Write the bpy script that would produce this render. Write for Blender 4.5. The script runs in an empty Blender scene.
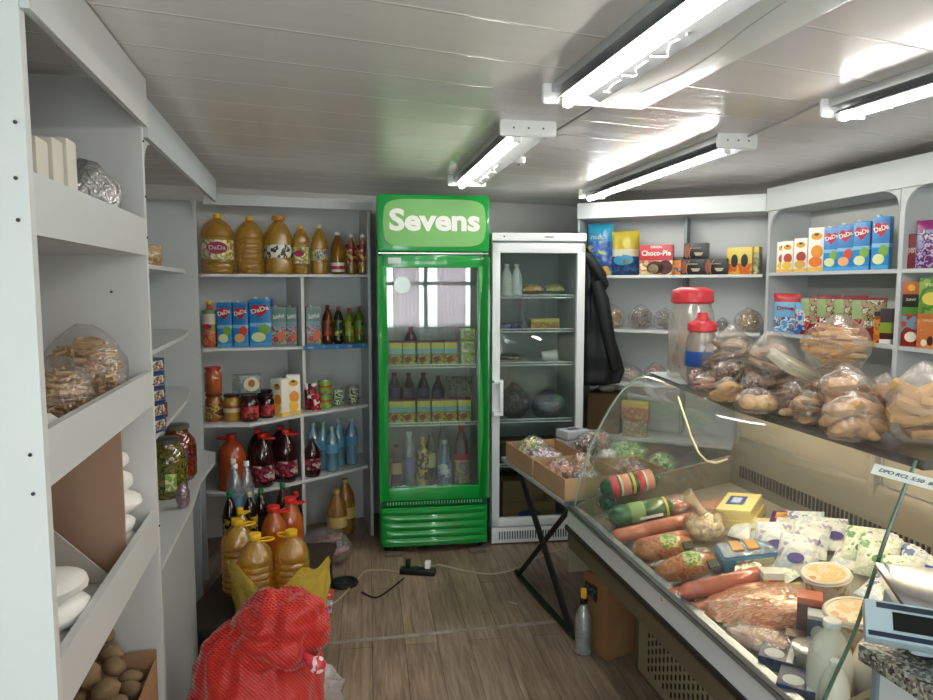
import bpy, bmesh, math, random
from mathutils import Vector, Matrix, Euler, noise
PI = math.pi
SC = bpy.context.scene
COL = SC.collection

# ------------------------------------------------------------------ camera
EYE = 1.6
PITCH = math.atan(65 / 700)
cam_data = bpy.data.cameras.new('camera')
cam_data.sensor_width = 36
cam_data.lens = 700 / 933 * 36
cam_data.clip_start = .02
cam = bpy.data.objects.new('camera', cam_data)
cam.location = (0, 0, EYE)
cam.rotation_euler = (PI / 2 - PITCH, 0, 0)
COL.objects.link(cam)
SC.camera = cam

# ------------------------------------------------------------------ sky, daylight, exposure
world = bpy.data.worlds.new('daylight')
SC.world = world
world.use_nodes = True
bg = world.node_tree.nodes['Background']
bg.inputs[0].default_value = (.86, .94, 1.0, 1)
bg.inputs[1].default_value = 2.2


def area_light(name, loc, aim, sx, sy, power, color):
    l = bpy.data.lights.new(name, 'AREA')
    l.shape = 'RECTANGLE'
    l.size, l.size_y, l.energy, l.color = sx, sy, power, color
    o = bpy.data.objects.new(name, l)
    o.location = loc
    o.rotation_euler = (Vector(aim) - Vector(loc)).to_track_quat('-Z', 'Y').to_euler()
    COL.objects.link(o)
    return o


# daylight coming in through the shop windows and the open door behind the photographer
area_light('window_daylight', (.9, -1.32, 1.55), (.7, 3, .8), 1.7, 1.0, 12, (1, .97, .93))
area_light('door_daylight', (-.62, -1.32, 1.1), (-.2, 3, .7), .8, 1.7, 5, (1, .97, .93))
SC.view_settings.view_transform = 'Standard'
SC.view_settings.look = 'None'
SC.view_settings.gamma = 1
SC.view_settings.use_curve_mapping = False
SC.view_settings.exposure = 2.17
TUBE_POWER = 15.0
SC.cycles.transparent_max_bounces = 32
SC.cycles.max_bounces = 10
SC.cycles.transmission_bounces = 10
SC.cycles.caustics_refractive = False
SC.cycles.caustics_reflective = False
SC.cycles.sample_clamp_indirect = 6
SC.cycles.use_denoising = True


# ------------------------------------------------------------------ placing helpers
def ray(px, py):
    u, v = (px - 466.5) / 700, (350 - py) / 700
    return Vector((u, math.cos(PITCH) + v * math.sin(PITCH), v * math.cos(PITCH) - math.sin(PITCH)))


def Z(px, py, z):
    d = ray(px, py)
    return Vector((0, 0, EYE)) + d * ((z - EYE) / d.z)


def AT(px, y, z):
    x = (px - 466.5) / 700 * (y * math.cos(PITCH) - (z - EYE) * math.sin(PITCH))
    return Vector((x, y, z))


def D(px, py, y):
    d = ray(px, py)
    return Vector((0, 0, EYE)) + d * (y / d.y)


# ------------------------------------------------------------------ materials
def lin(c):
    if isinstance(c, str):
        c = tuple(int(c[i:i + 2], 16) / 255 for i in (0, 2, 4))
        c = tuple(x / 12.92 if x <= .04045 else ((x + .055) / 1.055) ** 2.4 for x in c)
    return (c[0], c[1], c[2], 1)


MATS = {}


def new_mat(key):
    m = bpy.data.materials.new(key)
    m.use_nodes = True
    return m, m.node_tree.nodes, m.node_tree.links, m.node_tree.nodes['Principled BSDF']


def mat(color, rough=.5, metal=0, trans=0, ior=1.45, bump=0, bscale=60, var=0, vscale=8, coat=0, spec=.5, alpha=1):
    key = ('m', str(color), rough, metal, trans, ior, bump, bscale, var, vscale, coat, spec, alpha)
    if key in MATS:
        return MATS[key]
    m, N, L, b = new_mat('mat_' + str(len(MATS)))
    b.inputs['Base Color'].default_value = lin(color)
    b.inputs['Roughness'].default_value = rough
    b.inputs['Metallic'].default_value = metal
    b.inputs['Transmission Weight'].default_value = trans
    b.inputs['IOR'].default_value = ior
    b.inputs['Coat Weight'].default_value = coat
    b.inputs['Specular IOR Level'].default_value = spec
    b.inputs['Alpha'].default_value = alpha
    if bump or var:
        tc = N.new('ShaderNodeTexCoord')
    if bump:
        n = N.new('ShaderNodeTexNoise'); n.inputs['Scale'].default_value = bscale
        n.inputs['Detail'].default_value = 4
        L.new(tc.outputs['Object'], n.inputs['Vector'])
        bp = N.new('ShaderNodeBump'); bp.inputs['Strength'].default_value = bump
        bp.inputs['Distance'].default_value = .01
        L.new(n.outputs[0], bp.inputs['Height']); L.new(bp.outputs[0], b.inputs['Normal'])
    if var:
        n = N.new('ShaderNodeTexNoise'); n.inputs['Scale'].default_value = vscale
        n.inputs['Detail'].default_value = 5
        L.new(tc.outputs['Object'], n.inputs['Vector'])
        r = N.new('ShaderNodeMapRange')
        r.inputs[1].default_value = .3; r.inputs[2].default_value = .7
        r.inputs[3].default_value = 1 - var; r.inputs[4].default_value = 1 + var * .5
        L.new(n.outputs[0], r.inputs[0])
        mx = N.new('ShaderNodeVectorMath'); mx.operation = 'SCALE'
        mx.inputs[0].default_value = lin(color)[:3]
        L.new(r.outputs[0], mx.inputs['Scale']); L.new(mx.outputs[0], b.inputs['Base Color'])
    MATS[key] = m
    return m


def spots(colors, scale=30, rough=.35, stretch=(1, 1, 1), metal=0, bump=0, smooth=False, kind='voronoi', coat=0):
    """a printed or mixed surface: cells of several colours"""
    key = ('s', tuple(colors), scale, rough, stretch, metal, bump, smooth, kind, coat)
    if key in MATS:
        return MATS[key]
    m, N, L, b = new_mat('mat_' + str(len(MATS)))
    tc = N.new('ShaderNodeTexCoord')
    mp = N.new('ShaderNodeMapping'); mp.inputs['Scale'].default_value = stretch
    L.new(tc.outputs['Object'], mp.inputs[0])
    rp = N.new('ShaderNodeValToRGB')
    if kind == 'voronoi':
        v = N.new('ShaderNodeTexVoronoi'); v.inputs['Scale'].default_value = scale
        L.new(mp.outputs[0], v.inputs['Vector'])
        sp = N.new('ShaderNodeSeparateColor'); L.new(v.outputs['Color'], sp.inputs[0])
        L.new(sp.outputs[0], rp.inputs[0]); src = v.outputs['Distance']
    else:
        v = N.new('ShaderNodeTexNoise'); v.inputs['Scale'].default_value = scale
        v.inputs['Detail'].default_value = 3
        L.new(mp.outputs[0], v.inputs['Vector'])
        r = N.new('ShaderNodeMapRange'); r.inputs[1].default_value = .32; r.inputs[2].default_value = .68
        L.new(v.outputs[0], r.inputs[0]); L.new(r.outputs[0], rp.inputs[0]); src = v.outputs[0]
    rp.color_ramp.interpolation = 'LINEAR' if smooth else 'CONSTANT'
    e = rp.color_ramp.elements
    n = len(colors)
    while len(e) < n:
        e.new(1)
    for i, c in enumerate(colors):
        e[i].position = i / (n - 1 if smooth else n)
        e[i].color = lin(c)
    L.new(rp.outputs[0], b.inputs['Base Color'])
    b.inputs['Roughness'].default_value = rough
    b.inputs['Metallic'].default_value = metal
    b.inputs['Coat Weight'].default_value = coat
    if bump:
        bp = N.new('ShaderNodeBump'); bp.inputs['Strength'].default_value = bump
        bp.inputs['Distance'].default_value = .01
        L.new(src, bp.inputs['Height']); L.new(bp.outputs[0], b.inputs['Normal'])
    MATS[key] = m
    return m


def bands(stops, H, axis='Z', rough=.35, blotch=None, coat=.0, bump=0):
    """a print in bands along one axis of the part: stops = [(fraction, colour), ...];
    blotch = (colours, scale, from, to) adds printed pictures between two fractions"""
    key = ('b', tuple(stops), H, axis, rough, str(blotch), coat, bump)
    if key in MATS:
        return MATS[key]
    m, N, L, b = new_mat('mat_' + str(len(MATS)))
    tc = N.new('ShaderNodeTexCoord')
    sp = N.new('ShaderNodeSeparateXYZ'); L.new(tc.outputs['Object'], sp.inputs[0])
    dv = N.new('ShaderNodeMath'); dv.operation = 'DIVIDE'; dv.inputs[1].default_value = H
    L.new(sp.outputs[axis], dv.inputs[0])
    rp = N.new('ShaderNodeValToRGB'); rp.color_ramp.interpolation = 'CONSTANT'
    e = rp.color_ramp.elements
    while len(e) < len(stops):
        e.new(1)
    for i, (p, c) in enumerate(stops):
        e[i].position = p; e[i].color = lin(c)
    if len(stops) == 1:
        e[1].color = lin(stops[0][1])
    L.new(dv.outputs[0], rp.inputs[0])
    out = rp.outputs[0]
    if blotch:
        cols, sc, a, z = blotch
        v = N.new('ShaderNodeTexNoise'); v.inputs['Scale'].default_value = sc
        L.new(tc.outputs['Object'], v.inputs['Vector'])
        r = N.new('ShaderNodeMapRange'); r.inputs[1].default_value = .35; r.inputs[2].default_value = .65
        L.new(v.outputs[0], r.inputs[0])
        r2 = N.new('ShaderNodeValToRGB'); r2.color_ramp.interpolation = 'CONSTANT'
        e = r2.color_ramp.elements
        while len(e) < len(cols):
            e.new(1)
        for i, c in enumerate(cols):
            e[i].position = i / len(cols); e[i].color = lin(c)
        L.new(r.outputs[0], r2.inputs[0])
        g = N.new('ShaderNodeMath'); g.operation = 'GREATER_THAN'; g.inputs[1].default_value = a
        l = N.new('ShaderNodeMath'); l.operation = 'LESS_THAN'; l.inputs[1].default_value = z
        L.new(dv.outputs[0], g.inputs[0]); L.new(dv.outputs[0], l.inputs[0])
        mu = N.new('ShaderNodeMath'); mu.operation = 'MULTIPLY'
        L.new(g.outputs[0], mu.inputs[0]); L.new(l.outputs[0], mu.inputs[1])
        mx = N.new('ShaderNodeMix'); mx.data_type = 'RGBA'
        L.new(mu.outputs[0], mx.inputs[0]); L.new(out, mx.inputs[6]); L.new(r2.outputs[0], mx.inputs[7])
        out = mx.outputs[2]
    L.new(out, b.inputs['Base Color'])
    b.inputs['Roughness'].default_value = rough
    b.inputs['Coat Weight'].default_value = coat
    MATS[key] = m
    return m


def film(tint='ffffff', haze=.10, gloss=.16, rough=.12, bscale=25, bump=.6):
    """thin crinkled clear plastic"""
    key = ('f', tint, haze, gloss, rough, bscale, bump)
    if key in MATS:
        return MATS[key]
    m, N, L, b = new_mat('mat_' + str(len(MATS)))
    N.remove(b)
    out = N['Material Output']
    tc = N.new('ShaderNodeTexCoord')
    n = N.new('ShaderNodeTexNoise'); n.inputs['Scale'].default_value = bscale
    n.inputs['Detail'].default_value = 3; n.inputs['Distortion'].default_value = 1.5
    L.new(tc.outputs['Object'], n.inputs['Vector'])
    bp = N.new('ShaderNodeBump'); bp.inputs['Strength'].default_value = bump
    bp.inputs['Distance'].default_value = .02
    L.new(n.outputs[0], bp.inputs['Height'])
    t = N.new('ShaderNodeBsdfTransparent'); t.inputs[0].default_value = lin(tint)
    g = N.new('ShaderNodeBsdfAnisotropic'); g.inputs['Roughness'].default_value = rough
    d = N.new('ShaderNodeBsdfDiffuse'); d.inputs[0].default_value = lin(tint)
    L.new(bp.outputs[0], g.inputs['Normal'])
    L.new(bp.outputs[0], d.inputs['Normal'])
    lw = N.new('ShaderNodeLayerWeight'); lw.inputs[0].default_value = .25
    ad = N.new('ShaderNodeMath'); ad.operation = 'MULTIPLY_ADD'
    ad.inputs[1].default_value = .45; ad.inputs[2].default_value = gloss
    L.new(lw.outputs['Facing'], ad.inputs[0])
    m1 = N.new('ShaderNodeMixShader'); m1.inputs[0].default_value = haze
    L.new(t.outputs[0], m1.inputs[1]); L.new(d.outputs[0], m1.inputs[2])
    m2 = N.new('ShaderNodeMixShader')
    L.new(ad.outputs[0], m2.inputs[0]); L.new(m1.outputs[0], m2.inputs[1]); L.new(g.outputs[0], m2.inputs[2])
    L.new(m2.outputs[0], out.inputs[0])
    MATS[key] = m
    return m


def pane_mat(tint='eef4f2', f0=.06, f1=.5, rough=.01, haze=0.0):
    """flat clear glass: mostly see-through, mirror-like at a grazing look"""
    key = ('p', tint, f0, f1, rough, haze)
    if key in MATS:
        return MATS[key]
    m, N, L, b = new_mat('mat_' + str(len(MATS)))
    N.remove(b)
    out = N['Material Output']
    t = N.new('ShaderNodeBsdfTransparent'); t.inputs[0].default_value = lin(tint)
    g = N.new('ShaderNodeBsdfAnisotropic'); g.inputs['Roughness'].default_value = rough
    d = N.new('ShaderNodeBsdfDiffuse')
    mh = N.new('ShaderNodeMixShader'); mh.inputs[0].default_value = haze
    L.new(t.outputs[0], mh.inputs[1]); L.new(d.outputs[0], mh.inputs[2])
    lw = N.new('ShaderNodeLayerWeight'); lw.inputs[0].default_value = .35
    p = N.new('ShaderNodeMath'); p.operation = 'POWER'; p.inputs[1].default_value = 2.5
    L.new(lw.outputs['Facing'], p.inputs[0])
    ad = N.new('ShaderNodeMath'); ad.operation = 'MULTIPLY_ADD'
    ad.inputs[1].default_value = f1; ad.inputs[2].default_value = f0
    L.new(p.outputs[0], ad.inputs[0])
    m2 = N.new('ShaderNodeMixShader')
    L.new(ad.outputs[0], m2.inputs[0]); L.new(mh.outputs[0], m2.inputs[1]); L.new(g.outputs[0], m2.inputs[2])
    L.new(m2.outputs[0], out.inputs[0])
    MATS[key] = m
    return m


def emit(color, strength):
    key = ('e', str(color), strength)
    if key in MATS:
        return MATS[key]
    m, N, L, b = new_mat('mat_' + str(len(MATS)))
    b.inputs['Emission Color'].default_value = lin(color)
    b.inputs['Emission Strength'].default_value = strength
    MATS[key] = m
    return m


def liquid(color, trans=.8, rough=.06):
    return mat(color, rough, 0, trans, 1.33, coat=.4)


# ------------------------------------------------------------------ mesh builder
class MB:
    def __init__(self):
        self.v, self.f, self.m = [], [], []
        self.M = None

    def _add(self, vs, fs, m=0):
        o = len(self.v)
        if self.M is not None:
            vs = [self.M @ Vector(p) for p in vs]
        self.v += [tuple(p) for p in vs]
        self.f += [tuple(i + o for i in f) for f in fs]
        self.m += [m] * len(fs)
        return self

    def box(self, c, s, m=0, rot=None, ch=0):
        x, y, z = s[0] / 2, s[1] / 2, s[2] / 2
        R_ = Euler(rot).to_matrix() if rot else None
        if ch <= 0:
            vs = [(-x, -y, -z), (x, -y, -z), (x, y, -z), (-x, y, -z), (-x, -y, z), (x, -y, z), (x, y, z), (-x, y, z)]
            fs = [(0, 3, 2, 1), (4, 5, 6, 7), (0, 1, 5, 4), (1, 2, 6, 5), (2, 3, 7, 6), (3, 0, 4, 7)]
        else:
            bm = bmesh.new()
            bmesh.ops.create_cube(bm, size=1)
            bmesh.ops.scale(bm, vec=s, verts=bm.verts)
            bmesh.ops.bevel(bm, geom=bm.edges[:], offset=ch, segments=2, profile=.6, affect='EDGES')
            bm.verts.index_update()
            vs = [v.co.copy() for v in bm.verts]
            fs = [tuple(v.index for v in f.verts) for f in bm.faces]
            bm.free()
        vs = [(R_ @ Vector(p) if R_ else Vector(p)) + Vector(c) for p in vs]
        return self._add(vs, fs, m)

    def prism(self, poly, z0, z1, m=0):
        """polygon in xy pulled from z0 to z1"""
        a = sum(poly[i][0] * poly[(i + 1) % len(poly)][1] - poly[(i + 1) % len(poly)][0] * poly[i][1] for i in range(len(poly)))
        if a < 0:
            poly = poly[::-1]
        n = len(poly)
        vs = [(p[0], p[1], z0) for p in poly] + [(p[0], p[1], z1) for p in poly]
        fs = [tuple(range(n - 1, -1, -1)), tuple(range(n, 2 * n))]
        fs += [(i, (i + 1) % n, n + (i + 1) % n, n + i) for i in range(n)]
        return self._add(vs, fs, m)

    def lathe(self, prof, n=20, c=(0, 0, 0), m=0, sx=1, sy=1, sq=0, rot=None):
        """(radius, z) profile turned around z; sq > 0 squares the section"""
        vs, fs = [], []
        R_ = Euler(rot).to_matrix() if rot else None
        for r, z in prof:
            for k in range(n):
                a = 2 * PI * k / n
                ca, sa = math.cos(a), math.sin(a)
                q = 1
                if sq:
                    q = 1 / (abs(ca) ** (2 + sq) + abs(sa) ** (2 + sq)) ** (1 / (2 + sq))
                p = Vector((r * q * ca * sx, r * q * sa * sy, z))
                if R_:
                    p = R_ @ p
                vs.append(p + Vector(c))
        for i in range(len(prof) - 1):
            for k in range(n):
                j = (k + 1) % n
                fs.append((i * n + k, i * n + j, (i + 1) * n + j, (i + 1) * n + k))
        if prof[0][0] > 1e-5:
            fs.append(tuple(range(n - 1, -1, -1)))
        if prof[-1][0] > 1e-5:
            o = (len(prof) - 1) * n
            fs.append(tuple(range(o, o + n)))
        return self._add(vs, fs, m)

    def tube(self, pts, r, n=8, m=0, closed=False):
        pts = [Vector(p) for p in pts]
        k = len(pts)
        rs = r if isinstance(r, (list, tuple)) else [r] * k
        vs, fs = [], []
        up = Vector((0, 0, 1))
        prev = None
        for i, p in enumerate(pts):
            if closed:
                t = (pts[(i + 1) % k] - pts[i - 1]).normalized()
            else:
                t = (pts[min(i + 1, k - 1)] - pts[max(i - 1, 0)]).normalized()
            if prev is None:
                a = t.cross(up)
                if a.length < .05:
                    a = t.cross(Vector((1, 0, 0)))
                a.normalize()
            else:
                a = (prev - t * prev.dot(t)).normalized()
            prev = a
            b = t.cross(a)
            for j in range(n):
                w = 2 * PI * j / n
                vs.append(p + (a * math.cos(w) + b * math.sin(w)) * rs[i])
        for i in range(k if closed else k - 1):
            i2 = (i + 1) % k
            for j in range(n):
                j2 = (j + 1) % n
                fs.append((i * n + j, i * n + j2, i2 * n + j2, i2 * n + j))
        if not closed:
            fs.append(tuple(range(n - 1, -1, -1)))
            fs.append(tuple(range((k - 1) * n, k * n)))
        return self._add(vs, fs, m)

    def blob(self, c, s, seed=0, amp=.15, freq=2.0, sub=3, m=0, rot=None, flat=None, pinch=None):
        """lumpy ellipsoid; flat = cut height (fraction) for a flat bottom; pinch = gathers the top to a neck"""
        bm = bmesh.new()
        bmesh.ops.create_icosphere(bm, subdivisions=sub, radius=1)
        R_ = Euler(rot).to_matrix() if rot else None
        off = Vector((seed * 3.1, seed * 1.7, seed * .9))
        vs = []
        for v in bm.verts:
            p = v.co.copy()
            d = 1 + amp * noise.noise(p * freq + off) + amp * .5 * noise.noise(p * freq * 2.3 + off)
            q = p * d
            if pinch and q.z > .35:
                t = min(1, (q.z - .35) / .65)
                k = 1 - pinch * t * t
                q.x *= k; q.y *= k; q.z += .16 * t * t * pinch
                q.x += .12 * math.sin(9 * math.atan2(p.y, p.x)) * k * t * .6
            if flat is not None and q.z < -flat:
                q.z = -flat
            q = Vector((q.x * s[0], q.y * s[1], q.z * s[2]))
            if R_:
                q = R_ @ q
            vs.append(q + Vector(c))
        bm.verts.index_update()
        fs = [tuple(v.index for v in f.verts) for f in bm.faces]
        bm.free()
        return self._add(vs, fs, m)

    def grid(self, fn, nu, nv, m=0):
        vs = [fn(i / nu, j / nv) for j in range(nv + 1) for i in range(nu + 1)]
        fs = [(j * (nu + 1) + i, j * (nu + 1) + i + 1, (j + 1) * (nu + 1) + i + 1, (j + 1) * (nu + 1) + i)
              for j in range(nv) for i in range(nu)]
        return self._add(vs, fs, m)

    def build(self, name, mats, parent=None, loc=None, rz=0, rot=None, thick=0, sharp=.7, kind=None, label=None):
        me = bpy.data.meshes.new(name)
        me.from_pydata(self.v, [], self.f)
        me.polygons.foreach_set('material_index', self.m)
        me.polygons.foreach_set('use_smooth', [True] * len(self.f))
        me.update()
        bm = bmesh.new(); bm.from_mesh(me)
        if thick:
            bmesh.ops.solidify(bm, geom=bm.faces[:], thickness=thick)
        bmesh.ops.recalc_face_normals(bm, faces=bm.faces[:])
        bm.to_mesh(me); bm.free()
        me.set_sharp_from_angle(angle=sharp)
        for q in (mats if isinstance(mats, (list, tuple)) else [mats]):
            me.materials.append(q)
        o = bpy.data.objects.new(name, me)
        COL.objects.link(o)
        if parent:
            o.parent = parent
        if loc is not None:
            o.location = loc
        if rot:
            o.rotation_euler = rot
        elif rz:
            o.rotation_euler = (0, 0, rz)
        if kind:
            o['kind'] = kind
        if label:
            o['label'] = label
        return o


def tag(o, label, cat, group=None, kind=None):
    o['label'] = label; o['category'] = cat
    if group:
        o['group'] = group
    if kind:
        o['kind'] = kind
    return o


def thing(name, label, cat, loc=(0, 0, 0), rz=0, group=None, rot=None):
    o = bpy.data.objects.new(name, None)
    COL.objects.link(o)
    o.empty_display_size = .05
    o.location = loc
    o.rotation_euler = rot if rot else (0, 0, rz)
    return tag(o, label, cat, group)


def struct(o):
    o['kind'] = 'structure'
    return o


def kids(o):
    return [c for c in bpy.data.objects if c.parent == o]


def copy_tree(o, parent=None, depth=0):
    c = o.copy()
    COL.objects.link(c)
    if depth:
        c.parent = parent
    for ch in kids(o):
        copy_tree(ch, c, depth + 1)
    return c


def again(src, label, loc, rz=0, sc=None, group=None, rot=None):
    c = copy_tree(src)
    c['label'] = label
    c.location = loc
    c.rotation_euler = rot if rot else (0, 0, rz)
    if group:
        c['group'] = group
    if sc:
        c.scale = sc if isinstance(sc, (tuple, list)) else (sc, sc, sc)
    return c


TXT = {}


def lettering(s, size, m, parent, loc, rot=(PI / 2, 0, 0), bold=0, depth=.0006, name='lettering', width=None, shear=0):
    key = (s, bold, shear)
    if key not in TXT:
        cu = bpy.data.curves.new('lettering', 'FONT')
        cu.body = s; cu.size = 1; cu.align_x = 'CENTER'; cu.align_y = 'CENTER'
        cu.offset = bold; cu.shear = shear; cu.extrude = .01; cu.resolution_u = 3
        t = bpy.data.objects.new('lettering', cu)
        COL.objects.link(t)
        me = bpy.data.meshes.new_from_object(t)
        bpy.data.objects.remove(t)
        TXT[key] = me
    me = TXT[key].copy()
    me.materials.clear(); me.materials.append(m)
    w = max(v.co.x for v in me.vertices) - min(v.co.x for v in me.vertices)
    sx = (width / w) if width else size
    me.transform(Matrix.Diagonal((sx, size, depth / .01, 1)))
    o = bpy.data.objects.new(name, me)
    COL.objects.link(o)
    o.parent = parent
    o.location = loc
    o.rotation_euler = rot
    return o


# a direction across the shop (along the ceiling panels) and one down its length
XD = Vector((.921, .389, 0))
LD = Vector((-.225, .974, 0))
R = random.Random(11)
WHITE_BOARD = mat('d8dad9', .38, var=.04, vscale=3)
GREY_BOARD = mat('c3c8c9', .42, var=.06, vscale=3)
BOARD_EDGE = mat('d9dfe0', .4)
WHITE = mat('f2f2ee', .4)
WHITE_GLOSS = mat('f4f5f4', .18)
BLACK = mat('111214', .4)
GLASS = pane_mat()
CARDBOARD = mat('a88660', .8, bump=.08, bscale=200, var=.12, vscale=12)
KRAFT = mat('b39370', .8, var=.1, vscale=8)
FILM = film()
FILM_HAZY = film(haze=.28, gloss=.2)

# ================================================================== THE SETTING
CEIL = 2.20
# inside faces of the room, a slightly skewed kiosk
A_ = Vector((-.70, 4.78, 0))                       # a point of the back wall
P_left_back = Vector((-1.93, 4.24, 0))
P_back_mid = Vector((.86, 5.46, 0))
P_right_mid = Vector((2.02, 4.78, 0))
P_right_front = Vector((2.95, -1.1, 0))
P_left_front = Vector((-.78, -1.1, 0))


def wall(name, a, b, m, z0=0, z1=CEIL + .06, th=.06, holes=()):
    """upright wall from a to b, thickness laid outside; holes = [(u0, u1, z0, z1)] in metres along it"""
    a, b = Vector(a), Vector(b)
    L_ = (b - a).length
    d = (b - a).normalized()
    mb = MB()
    us = sorted({0, L_} | {u for h in holes for u in h[:2]})
    for u0, u1 in zip(us[:-1], us[1:]):
        hs = [h for h in holes if h[0] <= u0 + 1e-6 and h[1] >= u1 - 1e-6]
        zz = [(z0, z1)] if not hs else [(z0, hs[0][2]), (hs[0][3], z1)]
        for q0, q1 in zz:
            if q1 - q0 > .001:
                mb.box(((u0 + u1) / 2, th / 2, (q0 + q1) / 2), (u1 - u0, th, q1 - q0))
    return struct(mb.build(name, m, loc=(a.x, a.y, 0), rz=math.atan2(d.y, d.x)))


wall_paint = mat('d6d7d4', .5, var=.04, vscale=2)
wall('wall_left', P_left_front, P_left_back, wall_paint)
wall('wall_back', P_left_back, P_back_mid, wall_paint)
wall('wall_back_right', P_back_mid, P_right_mid, wall_paint)
wall('wall_right', P_right_mid, P_right_front, wall_paint)
WL = (P_right_front - P_left_front).length
wall('wall_front', P_right_front, P_left_front, wall_paint,
     holes=((WL - 2.35, WL - .98, .98, 2.0), (WL - .82, WL - .12, .02, 2.02)))

# floor of worn wood-look boards, running down the shop
m, N, L, b = new_mat('floor_boards')
tc = N.new('ShaderNodeTexCoord'); mp = N.new('ShaderNodeMapping')
mp.inputs['Rotation'].default_value = (0, 0, math.radians(-90 - 8))
L.new(tc.outputs['Object'], mp.inputs[0])
bk = N.new('ShaderNodeTexBrick')
bk.inputs['Scale'].default_value = 1; bk.inputs['Brick Width'].default_value = 1.2
bk.inputs['Row Height'].default_value = .145; bk.inputs['Mortar Size'].default_value = .0015
bk.inputs['Color1'].default_value = lin('b09c88'); bk.inputs['Color2'].default_value = lin('9a8776')
bk.inputs['Mortar'].default_value = lin('5a4a3c')
L.new(mp.outputs[0], bk.inputs['Vector'])
m2 = N.new('ShaderNodeMapping'); m2.inputs['Scale'].default_value = (1.6, 22, 1)
L.new(mp.outputs[0], m2.inputs[0])
ns = N.new('ShaderNodeTexNoise'); ns.inputs['Scale'].default_value = 2.2; ns.inputs['Detail'].default_value = 8
ns.inputs['Roughness'].default_value = .65; ns.inputs['Distortion'].default_value = .6
L.new(m2.outputs[0], ns.inputs['Vector'])
rp = N.new('ShaderNodeValToRGB')
rp.color_ramp.elements[0].position = .3; rp.color_ramp.elements[0].color = (.42, .38, .34, 1)
rp.color_ramp.elements[1].position = .7; rp.color_ramp.elements[1].color = (1.1, 1.08, 1.05, 1)
L.new(ns.outputs[0], rp.inputs[0])
n3 = N.new('ShaderNodeTexNoise'); n3.inputs['Scale'].default_value = 2.5; n3.inputs['Detail'].default_value = 5
L.new(tc.outputs['Object'], n3.inputs['Vector'])
rr = N.new('ShaderNodeMapRange'); rr.inputs[1].default_value = .3; rr.inputs[2].default_value = .7
rr.inputs[3].default_value = .72; rr.inputs[4].default_value = 1.12
L.new(n3.outputs[0], rr.inputs[0])
mx = N.new('ShaderNodeMix'); mx.data_type = 'RGBA'; mx.blend_type = 'MULTIPLY'; mx.inputs[0].default_value = 1
L.new(bk.outputs[0], mx.inputs[6]); L.new(rp.outputs[0], mx.inputs[7])
vm = N.new('ShaderNodeVectorMath'); vm.operation = 'SCALE'
L.new(mx.outputs[2], vm.inputs[0]); L.new(rr.outputs[0], vm.inputs['Scale'])
L.new(vm.outputs[0], b.inputs['Base Color'])
b.inputs['Roughness'].default_value = .42
bp = N.new('ShaderNodeBump'); bp.inputs['Strength'].default_value = .12; bp.inputs['Distance'].default_value = .004
L.new(bk.outputs['Fac'], bp.inputs['Height']); bp.invert = True
L.new(bp.outputs[0], b.inputs['Normal'])
poly = [(P_left_front.x - .1, -1.2), (P_left_back.x - .1, P_left_back.y + .05), (P_back_mid.x, P_back_mid.y + .08),
        (P_right_mid.x + .1, P_right_mid.y + .05), (P_right_front.x + .1, -1.2)]
struct(MB().prism(poly, -.05, 0).build('floor', m))

# glossy plastic ceiling panels
m, N, L, b = new_mat('ceiling_panels')
tc = N.new('ShaderNodeTexCoord'); mp = N.new('ShaderNodeMapping')
mp.inputs['Rotation'].default_value = (0, 0, -math.atan2(XD.y, XD.x))
L.new(tc.outputs['Object'], mp.inputs[0])
sp = N.new('ShaderNodeSeparateXYZ'); L.new(mp.outputs[0], sp.inputs[0])
a1 = N.new('ShaderNodeMath'); a1.operation = 'DIVIDE'; a1.inputs[1].default_value = .25
L.new(sp.outputs['Y'], a1.inputs[0])
fr = N.new('ShaderNodeMath'); fr.operation = 'FRACT'; L.new(a1.outputs[0], fr.inputs[0])
pp = N.new('ShaderNodeMath'); pp.operation = 'PINGPONG'; pp.inputs[1].default_value = .5
L.new(fr.outputs[0], pp.inputs[0])
st = N.new('ShaderNodeMapRange'); st.inputs[1].default_value = .0; st.inputs[2].default_value = .03
st.inputs[3].default_value = 1; st.inputs[4].default_value = 0
L.new(pp.outputs[0], st.inputs[0])
mx = N.new('ShaderNodeMix'); mx.data_type = 'RGBA'
mx.inputs[6].default_value = lin('e6e4df'); mx.inputs[7].default_value = lin('f8f8f4')  # gleam of the panel gaps put into the colour as lighter lines
L.new(st.outputs[0], mx.inputs[0]); L.new(mx.outputs[2], b.inputs['Base Color'])
b.inputs['Roughness'].default_value = .19
b.inputs['Specular IOR Level'].default_value = .8
fl = N.new('ShaderNodeMath'); fl.operation = 'FLOOR'; L.new(a1.outputs[0], fl.inputs[0])
wn = N.new('ShaderNodeTexNoise'); wn.inputs['Scale'].default_value = 3; wn.inputs['Detail'].default_value = 2
m3 = N.new('ShaderNodeMapping'); m3.inputs['Scale'].default_value = (.6, 3.2, 1)
L.new(mp.outputs[0], m3.inputs[0]); L.new(m3.outputs[0], wn.inputs['Vector'])
hb = N.new('ShaderNodeMath'); hb.operation = 'MULTIPLY_ADD'; hb.inputs[1].default_value = .8
L.new(wn.outputs[0], hb.inputs[0]); L.new(st.outputs[0], hb.inputs[2])
bp = N.new('ShaderNodeBump'); bp.inputs['Strength'].default_value = .35; bp.inputs['Distance'].default_value = .01
L.new(hb.outputs[0], bp.inputs['Height']); L.new(bp.outputs[0], b.inputs['Normal'])
struct(MB().prism(poly, CEIL, CEIL + .05).build('ceiling', m))

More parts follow.
